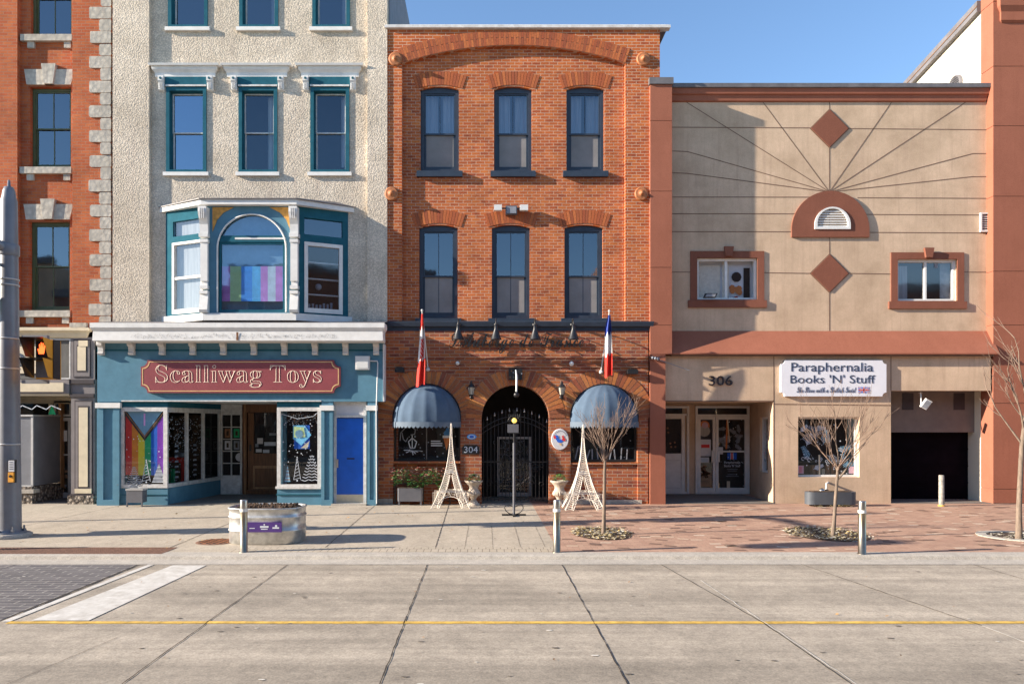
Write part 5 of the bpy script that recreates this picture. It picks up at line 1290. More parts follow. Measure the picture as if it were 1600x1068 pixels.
# bookshop sign
yk = YG - .05
t = thing('shop_sign', (X(1301, yk), yk, Z(619, yk)), "white board lettered Paraphernalia Books 'N' Stuff on tan wall", 'sign')
a, b, c, d = X(1219.5, yk), X(1384, yk), Z(619, yk), Z(562.5, yk)
m = MB('sign_white'); m.plate(loop_notch(a, b, c, d, .10), [], yk - .03, YG - .005); m.build('board', t)
m = MB('sign_ink'); yt = yk - .034
m.text('Paraphernalia', X(1235.5, yk), X(1363, yk), Z(584.5, yk), Z(566.5, yk), yt, None, None, .003); m.text("Books 'N' Stuff", X(1234, yk), X(1366, yk), Z(598.5, yk), Z(585.5, yk), yt, None, None, .003)
m.text('The Store with a British Twist', X(1244, yk), X(1336, yk), Z(613.5, yk), Z(604, yk), yt, None, 'script', .003, bold=-.018); m.build('lettering', t)
g = MB(); a, b, c, d = X(1340, yk), X(1357, yk), Z(613.5, yk), Z(604.5, yk); y = yk - .0345; cx_, cz_ = (a + b) / 2, (c + d) / 2
g.rect(a, b, c, d, y, 'fl_blue')
for sx in (-1, 1): g.ribbon([(cx_ - sx * (b - a) / 2, c), (cx_ + sx * (b - a) / 2, d)], .028, y - .001, 'frost')
for sx in (-1, 1): g.ribbon([(cx_ - sx * (b - a) / 2, c), (cx_ + sx * (b - a) / 2, d)], .010, y - .002, 'fl_red')
g.rect(cx_ - .024, cx_ + .024, c, d, y - .003, 'frost'); g.rect(a, b, cz_ - .022, cz_ + .022, y - .003, 'frost'); g.rect(cx_ - .013, cx_ + .013, c, d, y - .004, 'fl_red'); g.rect(a, b, cz_ - .013, cz_ + .013, y - .004, 'fl_red'); g.build('union_flag', t)
m = MB('dark_trim'); m.text('306', X(1107, YG), X(1144, YG), Z(602, YG), Z(587, YG), YG - .03, None, None, .022)
m.build('house_number', label='dark metal numerals 306 fixed above the bookshop entrance', cat='house number')
# letters on the left shop
yq2 = YL - .0
t = thing('shop_sign', (X(30, yq2), yq2, Z(580, yq2)), 'cream board with dark serif letters behind the grey pole', 'sign')
m = MB('cream_paint'); m.box(ox0 + .1, X(73, yq2), yq2, YL + .028, Z(583, yq2), Z(541, yq2)); m.build('board', t)
m = MB('sign_ink'); m.text('I', X(-1, yq2), X(5, yq2), Z(570, yq2), Z(551, yq2), yq2 - .006, None, 'bold', .004); m.text('Q', X(15, yq2), X(38, yq2), Z(572, yq2), Z(551, yq2), yq2 - .006, None, 'bold', .004); m.build('lettering', t)

# cone lamps over the inn sign
yb2 = YB - .10
def cone_lamp(px, label):
    x = X(px, YB - .42); t = thing('gooseneck_lamp', (x, YB - .02, Z(500, YB)), label, 'wall lamp', 'cone lamps above the inn sign')
    zt = Z(503, YB - .42); yc = YB - .42
    m = MB('black_iron'); m.tube([(x, YB - .11, zt - .02), (x, YB - .22, zt + .10), (x, YB - .34, zt + .09), (x, yc, zt - .0), (x, yc, zt - .06)], .014, n=8); m.lathe([(.05, -.02), (.05, .02)], (x, YB - .12, zt - .02), n=10); m.build('arm', t)
    m = MB('black_iron'); m.lathe([(.135, -.42), (.13, -.41), (.045, -.17), (.04, -.06), (.02, -.05), (.01, -.04)], (x, yc, zt), n=20); m.build('lamp_shade', t)
    return t
for px, wd in ((716, 'leftmost'), (775, 'second from left'), (836, 'third from left'), (896, 'rightmost')):
    cone_lamp(px, 'black cone lamp over the script sign, %s of the four' % wd)
m = MB('black_iron'); yy = YB - .05
m.text("L'Auberge de France", X(702, yy), X(912, yy), Z(552, yy), Z(516.5, yy), yy, None, 'script', .012, bold=.002)
m.box(X(715, yy), X(908, yy), yy + .01, yy + .02, Z(538.6, yy), Z(537.8, yy))
for px in (712, 760, 812, 862, 900): m.box(X(px, yy), X(px, yy) + .012, yy, YB, Z(539, yy), Z(538, yy))
m.build('script_sign', label="black iron script reading L'Auberge de France on the brick wall", cat='sign')
# twin floodlight between the floors
yy = YR - .15; t = thing('floodlight', (X(799, yy), yy, Z(333, yy)), 'twin white floodlights on grey box between the upper windows', 'floodlight')
m = MB('planter_grey'); m.box(X(790, yy), X(808, yy), yy, YR, Z(334, yy), Z(321, yy)); m.box(X(791.5, yy), X(806.5, yy), yy - .01, yy, Z(333, yy), Z(323, yy), 'frost_dim'); m.build('junction_box', t)
for a, b in ((772, 784), (812.5, 825)):
    m = MB('plastic_white'); m.box(X(a, yy), X(b, yy), yy - .05, yy + .08, Z(329, yy), Z(320.5, yy)); m.box(min(X(b, yy), X(790, yy)) - .01, max(X(a, yy), X(790, yy)) + .01, yy + .02, yy + .05, Z(326, yy), Z(324, yy), 'black_iron'); m.build('lamp_head', t)
# dome awnings
def awning(k, label):
    a, b, z0, zs_, r = gh[k]; cx_ = (a + b) / 2; RX = (b - a) / 2 + .01; H_ = Z(600, YB) - Z(659, YB); D = .62; zb = Z(660, YB)
    t = thing('dome_awning', (cx_, YB, zb), label, 'awning', 'blue dome awnings over the inn windows')
    NP = 8; NS = 6; NE = 12; n = NP * NS
    vs = []
    for j in range(NE + 1):
        e = math.pi / 2 * j / NE
        for i in range(n + 1):
            ph = math.pi * i / n; sc = 1 - .034 * abs(math.sin(math.pi * (i % NS) / NS)) * 1.0 * math.cos(e) ** .3 if j < NE else 1
            vs.append((cx_ - RX * math.cos(ph) * math.cos(e) * (sc if 0 < i < n else 1), YB - .005 - D * math.sin(ph) * math.cos(e) * sc, zb + H_ * math.sin(e) ** .92))
    fs = [(j * (n + 1) + i, j * (n + 1) + i + 1, (j + 1) * (n + 1) + i + 1, (j + 1) * (n + 1) + i) for j in range(NE) for i in range(n)]
    MB('awning_cloth').add(vs, fs, None, True).build('canopy', t)
    m = MB('awning_trim'); vs = []
    for i in range(n * 2 + 1):
        ph = math.pi * i / (n * 2); x, y = cx_ - RX * 1.005 * math.cos(ph), YB - .006 - D * 1.01 * math.sin(ph)
        vs += [(x, y, zb + .02), (x, y - .004, zb - .085 - .045 * abs(math.sin(i * math.pi / 4)))]
    m.add(vs, [(2 * i, 2 * i + 1, 2 * i + 3, 2 * i + 2) for i in range(n * 2)]); m.build('valance', t)
    m = MB('black_iron'); m.tube([(p[0], YB - .02, p[1]) for p in arc_pts(a - .005, b + .005, zb + .02, H_, 20)], .014, n=6)
    for i in range(1, NP):
        ph = math.pi * i / NP; m.tube([(cx_ - RX * .94 * math.cos(ph) * math.cos(e / 6 * math.pi / 2), YB - .02 - D * .94 * math.sin(ph) * math.cos(e / 6 * math.pi / 2), zb + H_ * .94 * math.sin(e / 6 * math.pi / 2) ** .92) for e in range(6)], .008, n=5)
    m.build('frame', t)
awning(0, 'blue dome awning over the window with the ice cream cone painting'); awning(2, 'blue dome awning over the inn window behind the bare tree')
# flags
def flag(pb, pt, ybase, ytop, pts_l, pts_r, py0, py1, bands, label, leaf=False):
    """pole leaning out from the wall, cloth hanging in folds from its tip"""
    base = Vector((X(pb[0], YB), YB, Z(pb[1], YB))); tip = Vector((X(pt[0], ytop), ytop, Z(pt[1], ytop)))
    t = thing('flag', tuple(base), label, 'flag')
    m = MB('plastic_white'); m.tube([base, tip], .013, n=8); m.sphere(tuple(tip + Vector((0, 0, .02))), .028, n=10); m.ylathe([(.05, 0), (.05, .02), (.02, .07)], tuple(base), n=12); m.build('pole', t)
    NR, NC = 40, 14; vs = []; cols = []
    for r in range(NR + 1):
        f = r / NR; py = py0 + (py1 - py0) * f
        def lerp(P):
            for (y0, v0), (y1, v1) in zip(P[:-1], P[1:]):
                if y0 <= py <= y1: return v0 + (v1 - v0) * (py - y0) / (y1 - y0)
            return P[-1][1]
        l, rr = lerp(pts_l), lerp(pts_r)
        for c_ in range(NC + 1):
            u = c_ / NC; y = ytop + (YB - .25 - ytop) * min(1, f * .5) + .055 * math.sin(u * 9.5 + f * 2.0) * min(1, f * 4 + .1)
            vs.append((X(l + (rr - l) * u, y), y, Z(py + 2.2 * math.sin(u * 5 + 1) * f, y)))
    m = MB()
    for r in range(NR):
        py = py0 + (py1 - py0) * (r + .5) / NR
        for c_ in range(NC):
            mat = [mm for y, mm in bands if py <= y + 2.5 * math.sin(c_ * .9)][:1] or [bands[-1][1]]
            mt = mat[0]
            if leaf and 529 < py < 560 and mt == 'white_cloth' and 3 < c_ < 11 and (r + c_ * 2) % 5 != 0: mt = 'red_cloth'
            q0 = r * (NC + 1) + c_; m.add([vs[q0], vs[q0 + 1], vs[q0 + NC + 2], vs[q0 + NC + 1]], [(0, 1, 2, 3)], mt, False)
    m.build('cloth', t)
flag((669, 577), (659.5, 486), YB, 17.25, [(490, 658), (515, 656.5), (600, 650)], [(490, 661), (530, 664), (600, 664)], 490, 602, [(513, 'red_cloth'), (563, 'white_cloth'), (700, 'red_cloth')], 'red and white Canadian flag hanging in folds above the left awning', True)
flag((939, 581), (952, 487), YB, 17.25, [(492, 950), (514, 945), (585, 945)], [(492, 954), (530, 956), (585, 957)], 492, 588, [(522, 'blue_cloth'), (554, 'white_cloth'), (700, 'red_cloth')], 'blue white and red French flag hanging above the right awning')
# lanterns by the arch
def lantern(px, label):
    y = YB - .16; x = X(px, y); zc_ = Z(610, y); t = thing('wall_lantern', (x, YB, zc_), label, 'lantern', 'lanterns beside the inn arch')
    m = MB('black_iron'); m.ylathe([(.05, 0), (.05, .02), (.02, .03)], (x, YB, zc_ - .16), n=12); m.tube([(x, YB, zc_ - .18), (x, YB - .08, zc_ - .22), (x, y, zc_ - .14)], .010, n=6)
    m.lathe([(.045, -.13), (.06, -.11), (.06, -.10)], (x, y, zc_), n=6, smooth=False); m.lathe([(.105, .08), (.10, .09), (.05, .15), (.03, .17), (.035, .19), (.008, .24)], (x, y, zc_), n=6, smooth=False)
    for k in range(6): a_ = k * math.pi / 3; m.tube([(x + .058 * math.cos(a_), y + .058 * math.sin(a_), zc_ - .10), (x + .092 * math.cos(a_), y + .092 * math.sin(a_), zc_ + .08)], .006, n=4)
    m.build('frame', t); MB('lamp_glass').lathe([(.05, -.10), (.082, .08)], (x, y, zc_), n=6, smooth=False).build('glass', t)
lantern(736.5, 'small black glass lantern left of the arched inn door'); lantern(878, 'small black glass lantern right of the arched inn door')
# dark block with hanging rod over the arch
y = YB - .12; t = thing('bracket_lamp', (X(805, y), YB, Z(592, y)), 'square black bracket lamp with pale rod over the arched door', 'lamp')
m = MB('black_iron'); m.box(X(795, y), X(816, y), y, YB, Z(593, y), Z(575, y))
for k in range(10): m.dot(X(random.uniform(796, 815), y), Z(random.uniform(592, 576), y), .02, y - .01, random.choice(('warm_dim', 'frost_dim', 'black_iron')), 6)
m.build('housing', t); m = MB('plastic_white'); m.tube([(X(806, y), y - .05, Z(578, y)), (X(807, y), y - .16, Z(590, y)), (X(806.5, y), y - .16, Z(612, y))], [.016, .028, .022], n=8); m.build('rod', t)
m = MB('black_iron'); m.sphere((X(806.5, y), y - .16, Z(617, y)), .07, n=12); m.build('shade', t)
# small wall things on the inn
def wallbox(name, px, py, w_, h_, mat, label, cat, dpt=.1, rnd=False):
    y = YB - dpt; x, z = X(px, y), Z(py, y); m = MB(mat)
    if rnd: m.sphere((x, y, z), w_ / 2, None, 12); m.tube([(x, YB, z), (x, y, z)], .015, n=6)
    else: m.prism([(x - w_ / 2, z - h_ / 2), (x + w_ / 2, z - h_ / 2), (x + w_ / 2, z + h_ / 4), (x + w_ / 2 - .03, z + h_ / 2), (x - w_ / 2 + .03, z + h_ / 2), (x - w_ / 2, z + h_ / 4)], 'y', y, YB - .002)
    return m.build(name, label=label, cat=cat)
wallbox('wall_light', 624, 577, .22, .13, 'black_iron', 'small black wall light left of the Canadian flag', 'wall light', .16)
wallbox('wall_light', 989, 580, .26, .12, 'black_iron', 'small black wall light right of the French flag', 'wall light', .2)
wallbox('security_camera', 715, 567, .10, .1, 'plastic_white', 'small white dome camera right of the Canadian flag', 'security camera', .08, True)
wallbox('security_camera', 893, 568, .12, .1, 'plastic_white', 'small white dome camera left of the French flag', 'security camera', .10, True)
# number plaques
y = YB - .03; a, b, c, d = X(722, y), X(749, y), Z(709, y), Z(695, y)
t = thing('number_plaque', ((a + b) / 2, YB, c), 'black plaque with white numerals 304 left of the arch', 'plaque')
m = MB('black_iron'); m.plate([(a, c), (b, c), (b, d - .05), (b - .06, d), (a + .06, d), (a, d - .05)], [], y, YB - .001); m.build('plate', t)
m = MB('frost'); m.text('304', a + .05, b - .04, c + .035, d - .035, y - .004, None, 'script', .002); m.build('numerals', t)
m = MB('fl_azure'); m.T = Matrix.Translation((X(737, y), YB, Z(682, y))) @ Matrix.Scale(.55, 4, (0, 0, 1)); m.ylathe([(.12, 0), (.12, .015), (.10, .02)], (0, 0, 0), n=20)
m.ylathe([(.085, .021), (.08, .023)], (0, 0, 0), 'frost', n=20); m.ylathe([(.06, .024), (.055, .026)], (0, 0, 0), 'fl_blue', n=16); m.T = None
m.build('wall_plaque', label='small blue oval plaque above the 304 plaque', cat='plaque')
y = YB - .03; x, z = X(875, y), Z(686, y)
t = thing('round_sign', (x, YB, z - .27), 'oval white sign with blue and red rooster right of the arch', 'sign')
m = MB('paper'); m.T = Matrix.Translation((x, YB, z)) @ Matrix.Scale(.82, 4, (1, 0, 0)); m.ylathe([(.265, 0), (.265, .03), (.25, .034)], (0, 0, 0), n=32); m.T = None; m.build('plate', t)
g = MB(); yy = YB - .037
def blob(P, mat, dy=0): g.plate([(x + p * .01, z + q_ * .01) for p, q_ in P], [], yy - dy - .002, yy - dy, mat)
blob([(-12, 3), (-6, -7), (2, -9), (8, -5), (10, 2), (4, 0), (-2, 1), (-8, 9)], 'fl_blue'); blob([(4, -2), (12, -5), (14, 1), (10, 4), (9, 10), (4, 8), (6, 3)], 'fl_red', .003); blob([(-14, 1), (-17, 8), (-11, 10), (-7, 4)], 'fl_red', .003); blob([(-10, 4), (-12, 11), (-5, 10), (-3, 3)], 'fl_blue', .004); blob([(-2, -9), (0, -15), (4, -15), (3, -9)], 'gold_paint', .004)
for k in range(9): a_ = R(30 + k * 15); g.box(x + .17 * math.cos(a_) - .008, x + .17 * math.cos(a_) + .008, yy - .003, yy, z + .21 * math.sin(a_) - .012, z + .21 * math.sin(a_) + .012, 'frost_dim')
g.build('rooster', t)
# hanging light in the garage opening and small one on the tower, lamp under the left window
t = thing('floodlight', (X(1443, YG), YG + .1, Z(612, YG)), 'white floodlight hanging at the top of the garage opening', 'floodlight')
y = YG - .05; m = MB('plastic_white'); m.lathe([(.06, -.02), (.02, -.01), (.02, 0)], (X(1443, YG), YG + .12, Z(612, YG)), n=12); m.tube([(X(1443, YG), YG + .12, Z(612, YG)), (X(1443, YG), YG + .10, Z(624, YG)), (X(1441, YG), YG + .05, Z(633, YG))], .014, n=6); m.build('bracket', t)
m = MB('plastic_white'); m.T = Matrix.Translation((X(1447, y), y, Z(631, y))) @ Matrix.Rotation(R(28), 4, 'Y') @ Matrix.Rotation(R(20), 4, 'X'); m.box(-.08, .08, -.03, .05, -.12, .12); m.box(-.065, .065, -.036, -.03, -.105, .105, 'frost_dim'); m.T = None; m.build('lamp_head', t)
y = YW - .22; x, z = X(1110, y), Z(461, y)
t = thing('floodlight', (x, YW, z), 'small black floodlight on the sill of the left upper stucco window', 'floodlight')
m = MB('black_iron'); m.plate([(x - .17, z - .06), (x + .13, z - .06), (x + .18, z + .05), (x - .12, z + .05)], [], y, y + .08); m.box(x - .02, x + .02, y + .06, YW - .1, z - .05, z - .02); m.build('housing', t); m = MB('frost_dim'); m.plate([(x - .13, z - .04), (x + .11, z - .04), (x + .14, z + .03), (x - .09, z + .03)], [], y - .005, y); m.build('lens', t)
# cable bracket under the brown pier
t = thing('cable_bracket', (X(1022, YP), YP, Z(560, YP)), 'small iron cable bracket at the foot of the upper brown pier', 'bracket')
m = MB('black_iron'); 
for k in range(3): m.sphere((X(1019 + k * 4, YP), YP - .05 - .02 * k, Z(559 + k, YP)), .035, 'frost_dim', 8)
m.tube([(X(1014, YP), YP - .04, Z(559, YP)), (X(1030, YP), YP - .06, Z(562, YP))], .02, n=6); m.build('insulators', t)
m = MB('frost_dim'); P_ = [(X(1028, YP) + k * .25, YP - .06 - .01 * k, Z(562, YP) - k * .088) for k in range(4)]; m.tube(P_, .008, n=4); m.build('cable', t)

# ================================================================ street furniture
# traffic light pole at the left
px_, py_ = G(14, 838); t = thing('traffic_light_pole', (px_, py_, 0), 'tall grey steel traffic light pole at the left edge of the sidewalk', 'pole')
m = MB('kerb_concrete'); m.lathe([(.36, 0), (.36, .05), (.33, .07)], (px_, py_, 0), n=28); m.build('footing', t)
m = MB('pole_grey'); m.lathe([(.27, .07), (.27, .10), (.205, .10), (.195, .16), (.185, 1.0), (.142, 5.0), (.132, 5.92), (.115, 5.98), (.095, 6.10), (.075, 6.16), (.03, 6.17), (.02, 6.28), (.005, 6.30)], (px_, py_, 0), n=32)
for zz in (1.62, 2.95, 3.48, 4.42, 4.52): m.lathe([(.199 - .0095 * zz, zz), (.207 - .0095 * zz, zz + .004), (.207 - .0095 * zz, zz + .022), (.199 - .0095 * zz, zz + .026)], (px_, py_, 0), 'aluminium', n=28)
m.build('shaft', t)
for k in range(6):
    a_ = k * math.pi / 3 + .3; m = MB('pole_grey'); bx, by = px_ + .235 * math.cos(a_), py_ + .235 * math.sin(a_); m.lathe([(.035, .10), (.035, .14), (.018, .14), (.018, .20)], (bx, by, 0), n=6, smooth=False); m.build('anchor_bolt', t)
m = MB('pole_grey'); m.tube([(px_ - .0, py_ - .05, 5.05), (px_ - .35, py_ - .6, 5.35), (px_ - .9, py_ - 1.9, 5.6), (px_ - 1.7, py_ - 3.8, 5.7)], [.09, .085, .075, .06], n=12); m.lathe([(.155, 4.95), (.165, 4.97), (.165, 5.13), (.155, 5.15)], (px_, py_, 0), n=24); m.build('mast_arm', t)
m = MB('black_iron'); m.box(px_ - .48, px_ - .20, py_ - .55, py_ - .25, 4.42, 5.0); m.tube([(px_ - .2, py_ - .1, 4.8), (px_ - .35, py_ - .3, 4.9)], .03, n=8); m.box(px_ - 1.95, px_ - 1.45, py_ - 4.0, py_ - 3.6, 5.2, 6.1); m.build('signal_head', t)
m = MB('planter_grey'); m.box(px_ - .95, px_ - .26, py_ - .2, py_ + .25, .75, 1.95); m.build('control_box', t)
# green street sign just entering the frame
m = MB('aluminium'); m.box(px_ - .28, px_ - .05, py_ - .26, py_ - .20, 4.18, 4.24); m.build('sign_bracket', t)
gs = thing('street_sign', (px_ - .2, py_ - .23, 4.0), 'green street name sign on the left side of the grey pole', 'sign'); m = MB('fl_green'); m.box(px_ - 1.0, px_ - .115, py_ - .262, py_ - .25, 3.98, 4.38); m.build('plate', gs)
m = MB('frost'); m.frame(px_ - 1.0, px_ - .12, py_ - .266, py_ - .262, 3.99, 4.37, .02); m.build('border', gs)
# pedestrian signal
def pz(py): return Z(py, py_ - .3)
def pxx(px): return X(px, py_ - .3)
t = thing('pedestrian_signal', (pxx(55), py_ - .3, pz(591)), 'yellow pedestrian signal showing an orange raised hand on the grey pole', 'pedestrian signal')
yf2 = py_ - .18
m = MB('signal_yellow'); m.box(pxx(49), pxx(76), yf2, yf2 + .24, pz(591), pz(529)); m.box(pxx(76), pxx(77.2), yf2, yf2 + .2, pz(591), pz(529), 'black_iron'); m.build('housing', t)
for (a, b) in ((530, 559), (562, 590)):
    m = MB('black_iron'); x0, x1 = pxx(47), pxx(75.5); z0, z1 = pz(b), pz(a); o = .11
    m.add([(x0, yf2, z1), (x1, yf2, z1), (x1 - .02, yf2 - .25, z1 + .03), (x0 - o, yf2 - .25, z1 + .03)], [(0, 1, 2, 3)])
    m.add([(x0, yf2, z0), (x0, yf2, z1), (x0 - o, yf2 - .25, z1 + .03), (x0 - .02, yf2 - .22, z0 + .02)], [(0, 1, 2, 3)])
    m.add([(x1, yf2, z0), (x1, yf2, z1), (x1 - .02, yf2 - .25, z1 + .03), (x1 - .02, yf2 - .10, z0 + .02)], [(0, 1, 2, 3)], 'signal_yellow')
    m.build('visor', t)
    m = MB('interior' if a == 530 else 'roof_metal'); m.box(pxx(50), pxx(74), yf2 - .012, yf2 - .002, pz(b - 1), pz(a + 1)); m.build('lens', t)
m = MB('hand_lamp'); y = yf2 - .018; c0, z0 = pxx(60), pz(552)
P = [(-.055, 0), (-.075, .09), (-.06, .095), (-.045, .07), (-.05, .17), (-.035, .172), (-.022, .11), (-.02, .20), (-.004, .20), (0, .11), (.012, .19), (.028, .188), (.022, .10), (.042, .155), (.056, .148), (.042, .04), (.03, 0)]
m.plate([(c0 + u, z0 + v) for u, v in P], [], y - .004, y); m.build('hand_symbol', t)
m = MB('pole_grey')
for py in (524, 595): m.box(pxx(22), pxx(62), py_ - .10, py_ - .02, pz(py) - .03, pz(py) + .03)
m.build('bracket', t)
t = thing('push_button', (px_ + .2, py_ - .15, Z(751, py_)), 'yellow crossing push button on the right side of the grey pole', 'push button')
m = MB('black_iron'); m.box(X(24, py_), X(28, py_), py_ - .2, py_ - .02, Z(751, py_), Z(718, py_)); m.box(X(26, py_), X(36, py_), py_ - .22, py_ - .17, Z(752, py_), Z(717, py_)); m.build('housing', t)
m = MB('signal_yellow'); m.box(X(27, py_), X(35.5, py_), py_ - .25, py_ - .22, Z(751, py_), Z(736, py_)); m.build('button_box', t); m = MB('black_iron'); m.ylathe([(.025, 0), (.02, .02)], (X(31, py_), py_ - .25, Z(742, py_)), n=12); m.build('button', t)
m = MB('paper'); m.box(X(27, py_), X(35.5, py_), py_ - .235, py_ - .22, Z(735, py_), Z(718, py_)); 
for k in range(4): m.box(X(28.5, py_), X(34, py_), py_ - .238, py_ - .235, Z(731.5 - k * 3.4, py_), Z(730.3 - k * 3.4, py_), 'sign_ink')
m.build('instruction_plate', t)
# bollards
bx, by = G(381, 862)
t0 = thing('steel_bollard', (bx, by, 0), 'round steel bollard in front of the metal tank planter', 'bollard', 'steel bollards along the kerb')
MB('brass_steel').lathe([(.075, 0), (.075, .006), (.057, .01), (.056, .62), (.056, .63)], (bx, by, 0), n=24).build('post', t0)
MB('white_paint').lathe([(.0585, .63), (.0585, .675)], (bx, by, 0), n=24).build('reflective_band', t0)
MB('steel').lathe([(.056, .675), (.056, .80), (.053, .812), (.01, .814)], (bx, by, 0), n=24).build('cap', t0)
for px, py, lb in ((870, 862, 'round steel bollard at the kerb where the concrete meets the brick paving'), (1347, 865, 'round steel bollard at the kerb right of the middle bare tree')):
    x, y = G(px, py); dup(t0, (x, y, 0), lb)
dup(t0, (-8.75, by, 0), 'round steel bollard left of the grey traffic pole, outside the frame')
yq3 = 17.35; x = X(1471, yq3); t = thing('bollard', (x, yq3, 0), 'worn metal post standing in front of the dark garage opening', 'bollard')
m = MB('old_metal'); m.lathe([(.062, -.0), (.060, .74), (.05, .75), (.01, .75)], (x, yq3, 0), n=20); m.build('post', t)
m = MB('yellow_paint'); m.lathe([(.0765, 0), (.0762, .03)], (x, yq3, 0), n=20); m.build('base_ring', t)
# galvanised tank planter
YPn = 12.2; x0, x1 = X(363, YPn), X(475, YPn); cx_ = (x0 + x1) / 2; hl = (x1 - x0) / 2; hd = .42; hh = .60
t = thing('tank_planter', (cx_, YPn, 0), 'oval galvanised metal tank filled with soil behind the left bollard', 'planter')
def oval(r, n=40):
    P = []
    for i in range(n):
        a_ = 2 * math.pi * i / n; c, s_ = math.cos(a_), math.sin(a_); e = 2 / 3.2
        P.append((cx_ + (hl + r) * math.copysign(abs(c) ** e, c), YPn + (hd + r) * math.copysign(abs(s_) ** e, s_)))
    return P
m = MB('galvanised'); prof = [(-.02, 0), (0, .02), (0, .20), (.014, .22), (.014, .235), (0, .25), (0, .42), (.014, .44), (.014, .455), (0, .47), (0, .565), (.02, .58), (.02, .60), (-.015, .60), (-.015, .50)]
vs = []; n = 40
for r, z in prof: vs += [(p[0], p[1], z) for p in oval(r, n)]
m.add(vs, [(i * n + k, i * n + (k + 1) % n, (i + 1) * n + (k + 1) % n, (i + 1) * n + k) for i in range(len(prof) - 1) for k in range(n)], None, True); m.build('tank', t)
m = MB('soil'); vs = []
for r, z in ((-.02, .555), (-.12, .585), (-.25, .60), (-.38, .605)): vs += [(p[0] + random.uniform(-.01, .01), p[1], z + random.uniform(-.012, .022)) for p in oval(r, n)]
m.add(vs, [(i * n + k, i * n + (k + 1) % n, (i + 1) * n + (k + 1) % n, (i + 1) * n + k) for i in range(3) for k in range(n)] + [tuple(range(3 * n, 4 * n))])
for i in range(260):
    x, y = cx_ + random.uniform(-.46, .46), YPn + random.uniform(-.28, .28); s_ = random.uniform(.008, .022); m.sphere((x, y, .605), s_, None, 5)
m.build('soil', t)
yst = YPn - hd - .018; a, b, c, d = X(386, yst), X(440, yst), Z(831, yst), Z(815.5, yst)
m = MB('purple_sticker'); m.box(a, b, yst, yst + .02, c, d)
m.build('sticker', t)
g = MB('frost'); yy = yst - .003; cc = (a + b) / 2
g.rect(cc - .07, cc + .07, c + .075, c + .105, yy); g.rect(cc - .055, cc + .055, c + .045, c + .06, yy); g.rect(a + .04, a + .13, c + .06, c + .072, yy); g.rect(b - .15, b - .04, c + .06, c + .085, yy); g.dot(cc, c + .125, .014, yy); g.dot(b - .09, c + .105, .02, yy); g.build('sticker_print', t)
# grey box planter with cut branches before the toy shop
YG2 = 17.3; x0, x1 = X(201, YG2), X(226, YG2); t = thing('box_planter', ((x0 + x1) / 2, YG2, 0), 'small pale grey box planter with frosted twigs below the rainbow banner', 'planter')
m = MB('planter_grey'); m.box(x0, x1, YG2 - .12, YG2 + .12, .10, .42); m.box(x0, x0 + .03, YG2 - .12, YG2 - .09, 0, .1); m.box(x1 - .03, x1, YG2 - .12, YG2 - .09, 0, .1); m.frame(x0 - .012, x1 + .012, YG2 - .132, YG2 + .132, .39, .43, .015, 'aluminium'); m.build('box', t)
m = MB('frost_dim'); 
leaflets(m, 90, lambda i: ((x0 + x1) / 2 + random.gauss(0, .12), YG2 + random.uniform(-.1, .1), .48 + abs(random.gauss(0, .10))), .045, 'frost_dim'); m.build('foliage', t)
# planter of flowers beneath the left inn window
YF2 = 17.62; x0, x1 = X(622, YF2), X(661, YF2); t = thing('flower_planter', ((x0 + x1) / 2, YF2, 0), 'grey footed planter overflowing with green leaves and red flowers under the inn window', 'planter')
m = MB('planter_grey')
m.prism([(x0 + .03, YF2 - .16), (x1 - .03, YF2 - .16), (x1, YF2 - .13), (x1, YF2 + .16), (x0, YF2 + .16), (x0, YF2 - .13)], 'z', .10, .42)
for xa in (x0 + .02, x1 - .06): m.box(xa, xa + .04, YF2 - .15, YF2 - .11, 0, .12)
m.build('trough', t)
m = MB('black_iron'); 
for px in (616, 660, 702): m.box(X(px, YF2), X(px, YF2) + .03, YF2 + .05, YF2 + .08, .0, .62)
m.box(X(616, YF2), X(704, YF2), YF2 + .03, YF2 + .10, .5, .54); m.build('stand', t)
m = MB('leaf_green'); xa, xb = X(615, YF2), X(700, YF2)
def fp(i): 
    u = random.random(); return (xa + (xb - xa) * u, YF2 - .05 + random.gauss(0, .10), random.uniform(.46, .82) + .08 * math.sin(u * 11) - (.05 if u > .8 else 0))
leaflets(m, 1300, fp, .036, 'leaf_green'); m.build('foliage', t)
m = MB('flower')
def fq(i):
    u = random.random() ** 1.2; u2 = round(u * 9) / 9 + random.gauss(0, .03); return (xa + (xb - xa) * u2, YF2 - .14 + random.gauss(0, .05), random.uniform(.60, .94))
leaflets(m, 300, fq, .036, 'flower'); m.build('flowers', t)
m = MB('soil'); m.box(x0 + .02, x1 - .02, YF2 - .14, YF2 + .14, .38, .44); m.build('soil', t)
